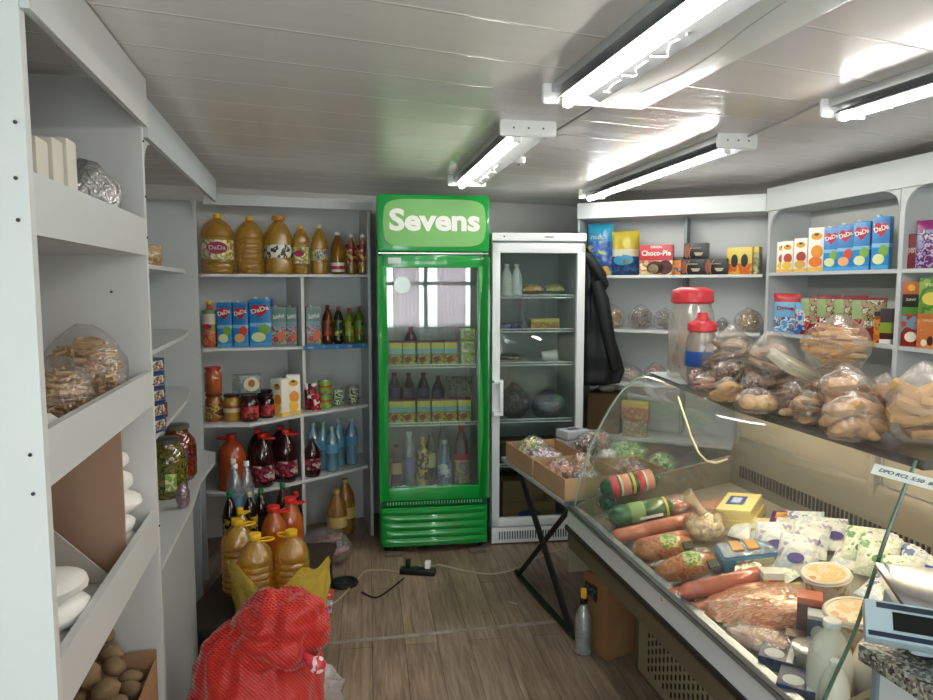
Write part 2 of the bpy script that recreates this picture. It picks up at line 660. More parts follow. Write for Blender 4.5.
# worn metal joint strip across the floor
a, c = Z(316, 645, 0), Z(557, 621.5, 0)
d = (c - a).normalized(); q = d.cross(Vector((0, 0, 1))) * .012
struct(MB().prism([(a + q).xy, (c + q).xy, (c - q).xy, (a - q).xy], 0, .003).build(
    'trim_1', mat('a8a196', .45, .3, bump=.3, bscale=90, var=.3, vscale=20)))

# window and door behind the photographer (seen only as reflections, and where the daylight comes from)
WX = P_left_front.x
w1 = MB()
u0, u1 = WX + .98, WX + 2.35
for (x, s) in ((u0 + .03, .06), (u1 - .03, .06), ((u0 + u1) / 2, .05)):
    w1.box((x, -1.13, 1.49), (s, .05, 1.02))
for z in (1.01, 1.97, 1.62):
    w1.box(((u0 + u1) / 2, -1.13, z), (u1 - u0, .05, .05))
window_1 = struct(w1.build('window_1', WHITE))
MB().box(((u0 + u1) / 2, -1.135, 1.49), (u1 - u0 - .02, .006, 1.0)).build('pane', GLASS, window_1)
dr = MB()
v0, v1 = WX + .12, WX + .82
for x in (v0 + .035, v1 - .035):
    dr.box((x, -1.13, 1.02), (.07, .05, 2.0))
for z in (.06, .95, 1.98):
    dr.box(((v0 + v1) / 2, -1.13, z), (v1 - v0, .05, .08))
door_1 = struct(dr.build('door_1', WHITE))
MB().box(((v0 + v1) / 2, -1.135, 1.02), (v1 - v0 - .04, .006, 1.9)).build('pane', GLASS, door_1)

# hanging curtains beside the window
def curtain(x0, x1, label):
    mb = MB()
    mb.grid(lambda u, v: (x0 + (x1 - x0) * u, -1.02 + .022 * math.sin(u * 44), .85 + 1.2 * v), 60, 2)
    return tag(mb.build('curtain', film('e6ccd8', .6, .0, .4, 8, .1)), label, 'curtain', 'window curtains')


curtain(.42, .78, 'pinkish grey curtain at the window behind, nearer the door')
curtain(1.02, 1.42, 'pinkish grey curtain at the window behind, away from the door')

# ================================================================== SHELVING UNITS
def Lx(y, off=0):
    """x of the left units' front plane at depth y, off to the wall side"""
    return -.95 - .231 * (y - 2.10) - off


def lp(y, off, z=0):
    """a point on the left units: y along the front, off metres back from it"""
    p = Vector((Lx(y), y, z)) + Vector((-.974, -.225, 0)) * off
    return p


def lboard(mb, y0, y1, o0, o1, z0, z1, m=0):
    mb.prism([lp(y0, o0).xy, lp(y1, o0).xy, lp(y1, o1).xy, lp(y0, o1).xy], z0, z1, m)


u = thing('shelving_unit', 'large white shelving unit with deep raised shelf lips, nearest on the left', 'shelves', (Lx(1.224), 1.224, 0))
def lpart(name, args, m, **k):
    mb = MB()
    for a in args:
        lboard(mb, *a)
    o = mb.build(name, m, u, **k)
    o.location = -u.location
    return o
lpart('side_panel', [(1.212, 1.236, 0, .40, 0, 2.19)], [WHITE_BOARD])
lpart('side_panel', [(2.09, 2.114, 0, .40, 0, 2.19)], [WHITE_BOARD])
for zb, zt in ((1.687, 1.795), (1.238, 1.342), (.80, .912)):
    for (a, c) in ((1.236, 2.09),):
        lpart('shelf', [(a, c, .018, .40, zb, zb + .018)], [WHITE_BOARD])
        lpart('shelf_lip', [(a, c, 0, .018, zb, zt)], [mat('ccd0d0', .4)])
lpart('fascia', [(1.212, 2.10, -.016, -.001, 2.06, 2.196)], [mat('cdd1d1', .4)])
lpart('back_panel', [(1.212, 2.1, .40, .41, 0, 2.05)], [WHITE_BOARD])
lpart('rail', [(1.24, 2.085, .36, .395, 1.95, 2.03)], [mat('8f9ba0', .5)])
SCREW = mat('4a4a4a', .4, .6)
def screw(p, s, root):
    o = MB().lathe([(.0035, -.001), (.0035, .001)], 8, (0, 0, 0), rot=(PI / 2, 0, 0)).build('screw_head', SCREW, root)
    o.location = p - root.location
    o.scale = (s, s, s)
for px, py in ((15, 122), (15.5, 178), (18, 220), (30, 455), (33, 494)):
    screw(D(px, py, 1.205), 1, u)
for z in (2.02, 1.86, 1.74, 1.30, .86):
    screw(lp(2.102, -.0015, z), .9, u)
for o_, z in ((.10, 1.58), (.22, .66), (.06, .70), (.24, 1.12)):
    screw(lp(2.088, o_, z), 1.1, u)

u2 = u = thing('shelving_unit', 'narrow grey wall shelving unit in the left corner holding pickle jars', 'shelves', (Lx(2.15), 2.15, 0))
lpart('fascia', [(2.12, 3.74, -.012, .004, 2.035, 2.15)], [mat('bfc8cb', .4)])
for z in (1.672, 1.372, 1.072):
    mb = MB()
    q = [lp(2.12, .06), lp(3.2, .085), lp(3.5, .115), lp(3.66, .18), lp(3.68, .38), lp(2.12, .38)]
    mb.prism([p.xy for p in q], z - .016, z)
    o = mb.build('shelf', [GREY_BOARD], u); o.location = -u.location
mb = MB()
q = [lp(2.12, .0), lp(2.75, .0), lp(3.1, .02), lp(3.45, .0), lp(3.62, .02), lp(3.69, .09), lp(3.69, .38), lp(2.12, .38)]
mb.prism([p.xy for p in q], .707, .725)
o = mb.build('shelf', [GREY_BOARD], u); o.location = -u.location
lpart('side_panel', [(3.70, 3.718, .088, .38, .0, 2.035)], [GREY_BOARD])
lpart('back_panel', [(2.12, 3.71, .385, .395, 0, 2.05)], [GREY_BOARD])
lpart('base_panel', [(2.118, 2.73, .0, .018, 0, .705)], [mat('a3abae', .45)])
lpart('base_panel', [(3.05, 3.07, .02, .38, 0, .705)], [mat('90989b', .5)])
lpart('hinge', [(2.80, 2.84, .10, .15, .30, .33)], [mat('8a8a8a', .4, .7)])
# rounded corner brackets under the fascia
for y, s in ((2.135, 1), (3.69, -1)):
    mb = MB()
    pts = [(0, 0), (.10 * s, 0)] + [(.10 * s * (1 - math.sin(t)), -.09 * (1 - math.cos(t)) - .0) for t in (0.4, .8, 1.2)] + [(0, -.10)]
    vs = [(lp(y + a_, .005 + (.08 if y > 3 else 0), 2.035 + b_)) for a_, b_ in pts]
    v2 = [(lp(y + a_, .02 + (.08 if y > 3 else 0), 2.035 + b_)) for a_, b_ in pts]
    n = len(vs)
    mb._add(vs + v2, [tuple(range(n)), tuple(range(2 * n - 1, n - 1, -1))] + [(i, (i + 1) % n, n + (i + 1) % n, n + i) for i in range(n)])
    o = mb.build('corner_bracket', [GREY_BOARD], u); o.location = -u.location

# ---- unit along the back wall, left of the green fridge: each shelf with its own front line
BW0, BWd = Vector((-.70, 4.72, 0)), Vector((.9154, .4025, 0))    # its back panel
def bwy(x):
    return BW0.y + (x - BW0.x) * BWd.y / BWd.x
SH = [  # (z, [(px, y) of the front])
    (1.664, [(201, 4.05), (303, 4.20), (368, 4.36)]),
    (1.231, [(203, 4.05), (303, 4.20), (368, 4.37)]),
    (.850, [(203, 3.72), (250, 3.74), (303, 4.03), (368, 4.37)]),
    (.456, [(212, 3.76), (250, 3.78), (303, 4.02), (368, 4.37)])]


def fronty(i, px):
    f = SH[i][1]
    for (a, ya), (c, yc) in zip(f[:-1], f[1:]):
        if px <= c:
            return ya + (yc - ya) * (px - a) / (c - a)
    return f[-1][1]


ub = thing('shelving_unit', 'white corner shelving unit with oil and juice left of the green fridge', 'shelves', (-1.0, 4.3, 0))
def upart(name, mb, m, root=None, **k):
    root = root or ub
    o = mb.build(name, m, root, **k)
    o.location = -root.location
    return o
for i, (z, f) in enumerate(SH):
    pts = [AT(px, y, z) for px, y in f]
    back = [Vector((pts[-1].x - .08, bwy(pts[-1].x - .08), 0)), Vector((-1.8, bwy(-1.8), 0)), Vector((-1.8, max(pts[0].y, 4.0), 0))]
    if i < 2:
        back = back[:2]
    upart('shelf', MB().prism([(p.x, p.y) for p in pts + back], z - .016, z), [WHITE_BOARD, BOARD_EDGE])
# divider, right side, back, fascia
c0 = AT(303, 4.205, 1.4)
back = Vector((c0.x - .17, bwy(c0.x - .17), 0))
dd = (back - Vector((c0.x, c0.y, 0))).normalized()
qq = dd.cross(Vector((0, 0, 1))) * .008
def slab(a, c, w, z0, z1, mb=None):
    mb = mb or MB()
    a, c = Vector((a[0], a[1], 0)), Vector((c[0], c[1], 0))
    k = (c - a).normalized().cross(Vector((0, 0, 1))) * (w / 2)
    mb.prism([(a + k).xy, (c + k).xy, (c - k).xy, (a - k).xy], z0, z1)
    return mb
upart('divider_panel', slab(c0.xy, back.xy, .018, .85, 1.648), [WHITE_BOARD])
c1 = AT(303, 4.03, .6)
b1 = Vector((c1.x - .2, bwy(c1.x - .2), 0))
upart('divider_panel', slab(c1.xy, b1.xy, .018, 0, .834), [WHITE_BOARD])
r0 = AT(370, 4.36, 1.2)
upart('side_panel', slab(r0.xy, (r0.x - .10, bwy(r0.x - .10)), .018, 0, 2.10), [GREY_BOARD])
mb = slab((-1.80, bwy(-1.80) + .012), (r0.x - .08, bwy(r0.x - .08) + .012), .01, 0, 2.12)
upart('back_panel', mb, [mat('cfd3d3', .45)])
mb = slab(AT(203, 4.02, 2.1).xy, AT(372, 4.36, 2.1).xy, .018, 2.055, 2.115)
upart('fascia', mb, [GREY_BOARD])
mb = slab(AT(303.5, 4.200, 1.2).xy, AT(368, 4.366, 1.2).xy, .003, 1.210, 1.238)
M_ = mb.build('price_strip', [mat('2a78b0', .4)], ub); M_.location = -ub.location + Vector((0.002, -.012, 0))
for k in range(5):
    px = 311 + k * 13
    p = AT(px, fronty(1, px) - .0185, 1.223)
    lettering(('ABC', '7', '12')[k % 3], .018, mat('e6d5ea', .5), ub, p - ub.location, rot=(PI / 2, 0, .4))

# ---- unit in the back right corner and along the right wall
RB0, RB1 = AT(577, 4.70, 1.6), AT(763, 4.20, 1.6)
ur = thing('shelving_unit', 'white shelving unit across the back right corner with boxed sweets', 'shelves', (1.3, 4.6, 0))
rbd = Vector((RB1.x - RB0.x, RB1.y - RB0.y, 0)); rbl = rbd.length; rbd.normalize()
rbn = Vector((-rbd.y, rbd.x, 0))
def rb(t, o=0, z=0):
    """t from 0 (left) to 1 (right) on the back right unit, o metres behind its front"""
    p = Vector((RB0.x, RB0.y, 0)) + rbd * (rbl * t) + rbn * o
    p.z = z
    return p
def rslab(t0, t1, o0, o1, z0, z1, mb=None):
    mb = mb or MB()
    mb.prism([rb(t0, o0).xy, rb(t1, o0).xy, rb(t1, o1).xy, rb(t0, o1).xy], z0, z1)
    return mb
for z in (1.664, 1.310, .960, .60):
    upart('shelf', rslab(.012, .995, 0, .30, z - .018, z), [WHITE_BOARD], ur)
upart('fascia', rslab(0, 1, -.018, 0, 2.035, 2.135), [BOARD_EDGE], ur)
upart('top_panel', rslab(0, 1, .002, .30, 2.035, 2.05), [WHITE_BOARD], ur)
upart('side_panel', rslab(0, .011, 0, .30, 0, 2.03), [GREY_BOARD], ur)
upart('divider_panel', rslab(.575, .59, .155, .30, .62, 2.03), [mat('8e979b', .5)], ur)
upart('back_panel', rslab(0, 1, .302, .312, 0, 2.1), [mat('cfd4d5', .45)], ur)

RR0 = Vector((1.775, 4.17, 0))
RRd = Vector((.176, -.984, 0))
RRn = Vector((.984, .176, 0))
def rr_(y, o=0, z=0):
    """point of the right wall unit at distance from its far end so that depth is y, o metres behind its front"""
    p = RR0 + RRd * ((RR0.y - y) / .984) + RRn * o
    p.z = z
    return p
def rrslab(y0, y1, o0, o1, z0, z1, mb=None):
    mb = mb or MB()
    mb.prism([rr_(y0, o0).xy, rr_(y1, o0).xy, rr_(y1, o1).xy, rr_(y0, o1).xy], z0, z1)
    return mb
uw = thing('shelving_unit', 'long grey white shelving unit on the right wall with juice cartons', 'shelves', RR0)
for z in (1.672, 1.325, .95):
    for a, c in ((4.15, 3.19), (3.16, 2.2)):
        upart('shelf', rrslab(a, c, 0, .26, z - .018, z), [GREY_BOARD], uw)
upart('fascia', rrslab(4.17, 1.6, -.016, 0, 2.03, 2.16), [mat('c2c8c9', .42)], uw)
upart('top_panel', rrslab(4.17, 1.6, 0.001, .26, 2.03, 2.045), [GREY_BOARD], uw)
for y in (4.17, 3.19, 2.2):
    upart('side_panel', rrslab(y, y - .026, 0, .26, 0, 2.03), [GREY_BOARD], uw)
upart('back_panel', rrslab(4.17, 1.6, .262, .272, 0, 2.1), [mat('b9bdb9', .45)], uw)
for y, s in ((4.143, -1), (3.195, 1), (3.163, -1)):
    mb = MB()
    pts = [(0, 0), (.10 * s, 0)] + [(.10 * s * (1 - math.sin(t)), -.09 * (1 - math.cos(t))) for t in (0.4, .8, 1.2)] + [(0, -.10)]
    vs = [rr_(y + a_, .0, 2.03 + b_) for a_, b_ in pts]
    v2 = [rr_(y + a_, .018, 2.03 + b_) for a_, b_ in pts]
    n = len(vs)
    mb._add(vs + v2, [tuple(range(n)), tuple(range(2 * n - 1, n - 1, -1))] + [(i, (i + 1) % n, n + (i + 1) % n, n + i) for i in range(n)])
    upart('corner_bracket', mb, [GREY_BOARD], uw)

# ================================================================== CEILING LIGHTS
def strip_light(label, far, near, w, on=1.0, tube_r=.013, tray=True, z=CEIL):
    """open batten with one lit tube, from the far end to the near end"""
    a, c = Vector(far), Vector(near)
    d = c - a; L_ = d.length
    t = thing('tube_light', label, 'light', (a.x, a.y, z), math.atan2(d.y, d.x), 'fluorescent ceiling lights')
    mb = MB()
    mb.box((L_ / 2, 0, -.014), (L_, w, .026), ch=.004)
    mb.build('housing', mat('b9bdbe', .3, .3), t)
    mb = MB()
    mb.grid(lambda u_, v_: (.03 + (L_ - .06) * u_, (v_ - .5) * w * .95, -.030 - .022 * abs(2 * v_ - 1) ** 2), 1, 8)
    mb.build('reflector', mat('6b6e6f', .55, .1), t, thick=.002)
    for x in (0, L_):
        MB().box((x, 0, -.028), (.018, w * 1.35, .062), ch=.012).build('end_cap', WHITE_GLOSS, t)
        for yy in (-.35, 0, .35):
            MB().box((x + (.0095 if x else -.0095), yy * w, -.028), (.003, .006, .006)).build('screw', mat('55585a', .4, .5), t)
    mb = MB().lathe([(tube_r, 0), (tube_r, L_ - .07)], 14, (.035, -w * .22, -.062), rot=(0, PI / 2, 0))
    mb.build('tube', emit('fffaf2', TUBE_POWER * on), t)
    for x in (.028, L_ - .028):
        MB().box((x, -w * .22, -.055), (.016, .03, .04), ch=.004).build('lamp_holder', WHITE_GLOSS, t)
    MB().tube([(L_ * .1 + L_ * .02 * i, w * .28 + .012 * math.sin(i * 1.9), -.048 - .01 * math.sin(i)) for i in range(20)], .0025, 5).build('wire', WHITE, t)
    return t


def ceil_pt(px, py, drop=.04):
    return Z(px, py, CEIL - drop)


strip_light('large open fluorescent ceiling light nearest the camera, top centre', ceil_pt(574, 99), ceil_pt(574, 99) + Vector((.27, -1.22, 0)), .15, .55, .014)
strip_light('ceiling tube light with end cap just above the green fridge', ceil_pt(467, 183), ceil_pt(528, 132), .16, .65)
strip_light('ceiling tube light at the far right above the corner shelves', ceil_pt(592, 196), ceil_pt(737, 144), .13)
strip_light('ceiling tube light at the right edge of the picture', ceil_pt(843, 113), ceil_pt(843, 113) + Vector((.30, -1.2, 0)), .13)
# removed white cover panel beside the nearest light
p = ceil_pt(640, 60, .01)
d = Vector((.22, -.975, 0))
o = MB().box((.62, 0, 0), (1.24, .26, .012), ch=.003).build('ceiling_panel', mat('e8efe9', .25))
tag(o, 'pale flat plastic panel fixed to the ceiling under the nearest tube light', 'panel')
q = ceil_pt(600, 104, .0)
o.location = (q.x + .02, q.y, CEIL - .0065); o.rotation_euler = (0, 0, math.atan2(-.975, .22))
# cables along the ceiling
def cable(name, label, pts, r, m, cat='cable'):
    return tag(MB().tube(pts, r, 6).build(name, m), label, cat)
cable('ceiling_cable', 'thin grey cable along the ceiling from the nearest light to the light above the fridge',
      [Z(610, 92, 2.19), Z(590, 110, 2.19), Z(560, 128, 2.19), Z(545, 139, 2.19)], .004, mat('9a9a98', .5))
cable('ceiling_cable', 'white cable looping across the ceiling towards the far right light',
      [Z(786, 0, 2.19), Z(768, 12, 2.19), Z(745, 28, 2.19), Z(715, 52, 2.19), Z(680, 74, 2.19), Z(640, 92, 2.19)], .0035, mat('b9b8b4', .5))
cable('ceiling_cable', 'grey cable running between the two right-hand ceiling lights',
      [Z(818, 104, 2.19), Z(790, 118, 2.19), Z(757, 132, 2.19), Z(740, 140, 2.19)], .005, mat('a5a6a4', .5))
t = thing('smoke_detector', 'small round white smoke alarm on the ceiling left of the cable', 'alarm', Z(517, 158, 2.2) + Vector((0, 0, 0)))
MB().lathe([(.034, -.028), (.04, -.018), (.042, 0)], 20).build('cover', WHITE_GLOSS, t)
MB().lathe([(.008, -.032), (.008, -.028)], 10, (.01, 0, 0)).build('button', mat('8a8a88', .5), t)

# ================================================================== BUILDERS FOR THE GOODS
def profile_bottle(h, r, kind='bottle'):
    if kind == 'jug':
        return [(0, .004 * 1), (r * .86, 0), (r, .02), (r * .985, h * .2), (r * .95, h * .24), (r, h * .28), (r, h * .55),
                (r * .96, h * .62), (r * .86, h * .72), (r * .6, h * .83), (r * .34, h * .90), (r * .28, h * .92), (r * .28, h * .95)]
    if kind == 'oil5':
        o = [(0, .004), (r * .88, 0), (r, .015)]
        for i in range(7):
            z = h * (.07 + .085 * i)
            o += [(r, z), (r * .925, z + h * .03), (r, z + h * .055)]
        return o + [(r * .97, h * .70), (r * .82, h * .80), (r * .5, h * .88), (r * .25, h * .92), (r * .22, h * .955)]
    if kind == 'slim':
        return [(0, .006), (r * .6, 0), (r * .95, .008), (r, h * .06), (r * .93, h * .2), (r, h * .3), (r, h * .5), (r * .96, h * .62),
                (r * .8, h * .72), (r * .5, h * .84), (r * .33, h * .90), (r * .33, h * .955)]
    if kind == 'coke':
        return [(0, .006), (r * .7, 0), (r * .97, .01), (r, h * .12), (r * .86, h * .26), (r * .9, h * .34), (r, h * .5), (r, h * .6),
                (r * .85, h * .73), (r * .5, h * .85), (r * .3, h * .90), (r * .3, h * .955)]
    if kind == 'jar':
        return [(0, .004), (r * .85, 0), (r, .012), (r, h * .72), (r * .93, h * .80), (r * .78, h * .86), (r * .78, h * .93)]
    if kind == 'jar3':
        return [(0, .006), (r * .8, 0), (r * .97, .02), (r, h * .12), (r, h * .62), (r * .93, h * .72), (r * .70, h * .82), (r * .60, h * .86), (r * .60, h * .93)]
    if kind == 'milk':
        return [(0, .004), (r * .9, 0), (r, .012), (r, h * .42), (r * .95, h * .60), (r * .74, h * .74), (r * .48, h * .84), (r * .36, h * .88), (r * .36, h * .955)]
    return [(0, .004), (r * .85, 0), (r, .012), (r, h * .6), (r * .8, h * .75), (r * .4, h * .88), (r * .33, h * .955)]


def bottle(name, label, cat, loc, h, r, body, cap, kind='bottle', lab=None, labz=(.3, .55), handle=None, group=None, rz=0,
           text=None, tcol=None, capr=None, emblem=None, sq=0):
    t = thing(name, label, cat, loc, rz, group)
    pr = profile_bottle(h, r, kind)
    MB().lathe(pr, 24, sq=sq).build('body', body, t)
    nr, nz = pr[-1]
    cr = capr or nr * 1.22
    MB().lathe([(cr * .96, h * .925 if kind != 'jar' else h * .90), (cr, h * .93 if kind != 'jar' else h * .91), (cr, h * .992), (cr * .93, h)], 20).build(
        'lid' if kind.startswith('jar') else 'cap', cap, t)
    if lab:
        z0, z1 = h * labz[0], h * labz[1]
        n = 12
        MB().lathe([(r * 1.012, z0), (r * 1.014, z0 + .001), (r * 1.014, z1 - .001), (r * 1.012, z1)], 24, sq=sq).build('sleeve_label', lab, t)
        if emblem:
            MB().lathe([(.001, 0), (r * .62, 0), (r * .62, .0015)], 20, (0, 0, 0), rot=(PI / 2, 0, 0), sy=.62).build('emblem', emblem, t, loc=(0, -r * 1.02, (z0 + z1) / 2 + .01))
        if text:
            lettering(text, (z1 - z0) * .3, tcol or WHITE, t, (0, -r * 1.02 - .003, (z0 + z1) / 2 + .01), width=r * 1.0)
    if handle:
        pts = [(nr * 1.1, 0, h * .89)]
        for k in range(9):
            a = -1.1 + 2.2 * k / 8
            pts.append((nr * 1.1 + r * .75 * math.cos(a) * .9 + .01, r * .32 * math.sin(a), h * .915))
        MB().tube([(nr * .9, -r * .2, h * .905)] + pts[1:] + [(nr * .9, r * .2, h * .905)], .0045, 8).build('handle', handle, t)
    return t


HEART = [(0, -.95), (.55, -.42), (.93, .05), (1.0, .42), (.82, .75), (.5, .86), (.2, .74), (0, .5), (-.2, .74), (-.5, .86), (-.82, .75), (-1.0, .42), (-.93, .05), (-.55, -.42)]


def flat(mb, pts, c, s, m=0, th=.0008):
    """flat printed shape on a front face (xz plane, facing -y)"""
    n = len(pts)
    vs = [(c[0] + p[0] * s[0], c[1], c[2] + p[1] * s[1]) for p in pts] + [(c[0] + p[0] * s[0], c[1] - th, c[2] + p[1] * s[1]) for p in pts]
    mb._add(vs, [tuple(range(n)), tuple(range(2 * n - 1, n - 1, -1))] + [(i, (i + 1) % n, n + (i + 1) % n, n + i) for i in range(n)], m)
    return mb


CIRC = [(math.cos(2 * PI * k / 18), math.sin(2 * PI * k / 18)) for k in range(18)]
RED, DRED = mat('c01f2e', .4), mat('8e1420', .4)
BLUE = mat('2c86c9', .3)
APPLE, APPLE_CUT = mat('7fb04a', .4), mat('dfe6a8', .4)
PEACH, PEACH_CUT = mat('d9483a', .4), mat('f0b070', .4)


def juice_carton(label, loc, rz, w, d, h, fruit='apple', group='blue juice cartons with a red heart', caps=1):
    t = thing('juice_carton', label, 'carton', loc, rz, group)
    MB().box((0, 0, h / 2), (w, d, h), ch=.002).build('body', bands([(0, '58a8dc'), (.08, '2f8fd0'), (.42, '8cc4e6'), (.5, '2a7fc2'), (.95, '3a94cf')], h, rough=.3), t)
    for k in range(caps):
        MB().lathe([(.011, 0), (.011, .009), (.009, .010)], 14, (-.25 * w if k == 0 else w * .25, 0, h)).build('cap', WHITE, t)
    flat(MB(), HEART, (0, -d / 2 - .0002, h * .76), (w * .40, h * .15)).build('heart_emblem', RED, t)
    lettering('DaDa', h * .13, WHITE, t, (0, -d / 2 - .0016, h * .775), rot=(PI / 2, -.28, 0), bold=.02, width=w * .84)
    a, b_ = (APPLE, APPLE_CUT) if fruit == 'apple' else (PEACH, PEACH_CUT)
    flat(MB(), CIRC, (w * .18, -d / 2 - .0002, h * .36), (w * .28, h * .11)).build('fruit_picture', a, t)
    flat(MB(), CIRC, (-w * .08, -d / 2 - .0012, h * .20), (w * .34, h * .10)).build('fruit_picture', b_, t)
    return t


def white_carton(label, loc, rz, w, d, h, cols=('e8942a', 'f4c34a'), group='white juice cartons with fruit pictures'):
    t = thing('juice_carton', label, 'carton', loc, rz, group)
    MB().box((0, 0, h / 2), (w, d, h), ch=.002).build('body', bands([(0, 'e9c060'), (.10, 'f0ece0')], h, rough=.35), t)
    flat(MB(), CIRC, (0, -d / 2 - .0002, h * .80), (w * .34, h * .085)).build('fruit_emblem', mat('e3a32a', .4), t)
    flat(MB(), CIRC, (0, -d / 2 - .0012, h * .84), (w * .14, h * .03)).build('leaf_emblem', mat('33502c', .4), t)
    flat(MB(), CIRC, (w * .05, -d / 2 - .0002, h * .45), (w * .36, h * .15)).build('fruit_picture', mat(cols[0], .4), t)
    flat(MB(), CIRC, (-w * .02, -d / 2 - .0014, h * .22), (w * .40, h * .12)).build('fruit_picture', mat(cols[1], .4), t)
    return t


def packet(name, label, cat, loc, rz, w, d, h, m, group=None, text=None, tm=None, tz=.75, ts=.18, text2=None, pic=None, tw=.8):
    """printed cardboard box: box > lettering, picture"""
    t = thing(name, label, cat, loc, rz, group)
    MB().box((0, 0, h / 2), (w, d, h), ch=.0015).build('box', m, t)
    if text:
        lettering(text, h * ts, tm or WHITE, t, (0, -d / 2 - .001, h * tz), bold=.02, width=w * tw)
    if text2:
        lettering(text2, h * ts * .45, tm or WHITE, t, (0, -d / 2 - .001, h * (tz + ts * .85)), bold=.01, width=w * .34)
    for (mm, x, z, sx, sz) in (pic or []):
        flat(MB(), CIRC, (w * x, -d / 2 - .0004, h * z), (w * sx, h * sz)).build('picture', mm, t)
    return t


def pouch(name, label, cat, loc, rz, w, h, d, m, group=None, text=None, tm=None, seed=0, tz=.7, lean=0, rot=None, parts=()):
    """soft sealed packet: pillow body with crimped ends"""
    t = thing(name, label, cat, loc, rz, group, rot=rot)
    mb = MB()
    def fn(side):
        def g(u, v):
            e = (math.sin(PI * min(1, max(0, v))) ** .55) * (math.sin(PI * u) ** .4 if 0 < u < 1 else 0)
            x = (u - .5) * w * (1 - .05 * math.sin(PI * v))
            n = .12 * noise.noise(Vector((u * 5 + seed, v * 6, side)))
            y = side * d / 2 * e * (1 + n * 2)
            return (x, y, v * h)
        return g
    mb.grid(fn(-1), 12, 14); mb.grid(fn(1), 12, 14)
    b_ = mb.build('body', m, t, sharp=1.2)
    for z in (.012, h - .012):
        MB().box((0, 0, z), (w * 1.0, .0025, .022)).build('seal', m, t)
    if text:
        lettering(text, h * .14, tm or WHITE, t, (0, -d / 2 - .002, h * tz), bold=.02, width=w * .62)
    for (mm, x, z, sx, sz) in parts:
        flat(MB(), CIRC, (w * x, -d / 2 * .98 - .001, h * z), (w * sx, h * sz)).build('picture', mm, t)
    return t


def plastic_bag(name, label, cat, loc, s, rz=0, group=None, seed=1, m=None, pinch=.42, fill=None, fm=None, sub=3, amp=.14, rot=None, n=10, knot=True, size=.03):
    """tied clear bag over what it holds; s = half sizes"""
    t = thing(name, label, cat, loc, rz, group, rot=rot)
    sx, sy, sz = s
    zc = sz * .82
    if fill:
        rr = random.Random(seed * 7 + 1)
        pts = []
        tries = 0
        lim = .86
        while len(pts) < n and tries < 1500:
            tries += 1
            p = Vector((rr.uniform(-1, 1), rr.uniform(-1, 1), rr.uniform(-.82, .8)))
            if p.length > lim:
                continue
            q = Vector((p.x * (sx - size * .7), p.y * (sy - size * .7), p.z * (sz - size * .6)))
            md = size * (1.25 if tries < 500 else .95 if tries < 1000 else .7)
            if all((q - o).length > md for o in pts):
                pts.append(q)
        if fill in ('macaroni', 'stick', 'nut', 'candy', 'bean'):
            mb = MB()
            for i, q in enumerate(pts):
                e = (rr.uniform(0, 3), rr.uniform(0, 3), rr.uniform(0, 3))
                c = q + Vector((0, 0, zc))
                if fill == 'macaroni':
                    mb.lathe([(size * .28, -size), (size * .28, size)], 6, c, i % 2, rot=(PI / 2 + rr.uniform(-.3, .3), 0, rr.uniform(0, 3)))
                elif fill == 'stick':
                    mb.box(c, (size * 2.6, size * .35, size * .28), i % 2, rot=(rr.uniform(-.3, .3), rr.uniform(-.3, .3), rr.uniform(-.6, .6)), ch=size * .05)
                elif fill == 'candy':
                    nm = len(fm) if isinstance(fm, (list, tuple)) else 1
                    mb.box(c, (size * 1.2, size * .6, size * .5), rr.randrange(nm), rot=e, ch=size * .1)
                    k = Euler(e).to_matrix()
                    for sg in (-1, 1):
                        mb.box(c + k @ Vector((sg * size * .85, 0, 0)), (size * .5, size * .55, size * .06), rr.randrange(nm), rot=e)
                else:
                    mb.blob(c, (size * .6, size * .5, size * .45), i, .2, 2, 1, i % 2, rot=e)
            mb.build({'macaroni': 'pasta', 'stick': 'wafer_sticks', 'nut': 'nuts', 'candy': 'sweets', 'bean': 'contents'}[fill], fm, t, kind='stuff')
        else:
            for i, q in enumerate(pts):
                e = (rr.uniform(-.5, .5), rr.uniform(-.5, .5), rr.uniform(0, 3.1))
                c = q + Vector((0, 0, zc))
                mb = MB()
                if fill == 'bread_roll':
                    mb.blob((0, 0, 0), (size * 1.25, size * .68, size * .55), i + seed, .22, 1.4, 2)
                elif fill == 'baguette':
                    mb.blob((0, 0, 0), (size * 2.0, size * .55, size * .5), i + seed, .16, 1.6, 2)
                elif fill == 'rusk':
                    mb.box((0, 0, 0), (size * 1.9, size * 1.25, size * .5), ch=size * .16)
                elif fill == 'cookie':
                    mb.lathe([(.001, -size * .2), (size * .8, -size * .2), (size * .9, 0), (size * .75, size * .2), (.001, size * .25)], 12)
                elif fill == 'ball':
                    mb.blob((0, 0, 0), (size * .62, size * .62, size * .6), i, .05, 1.5, 2)
                fmi = fm[i % len(fm)] if isinstance(fm, (list, tuple)) else fm
                mb.build(fill, fmi, t, loc=c, rot=e)
    mb = MB().blob((0, 0, zc), s, seed, amp, 2.2, sub, pinch=pinch, flat=.80)
    mb.build('bag', m or FILM, t, sharp=1.4)
    return t


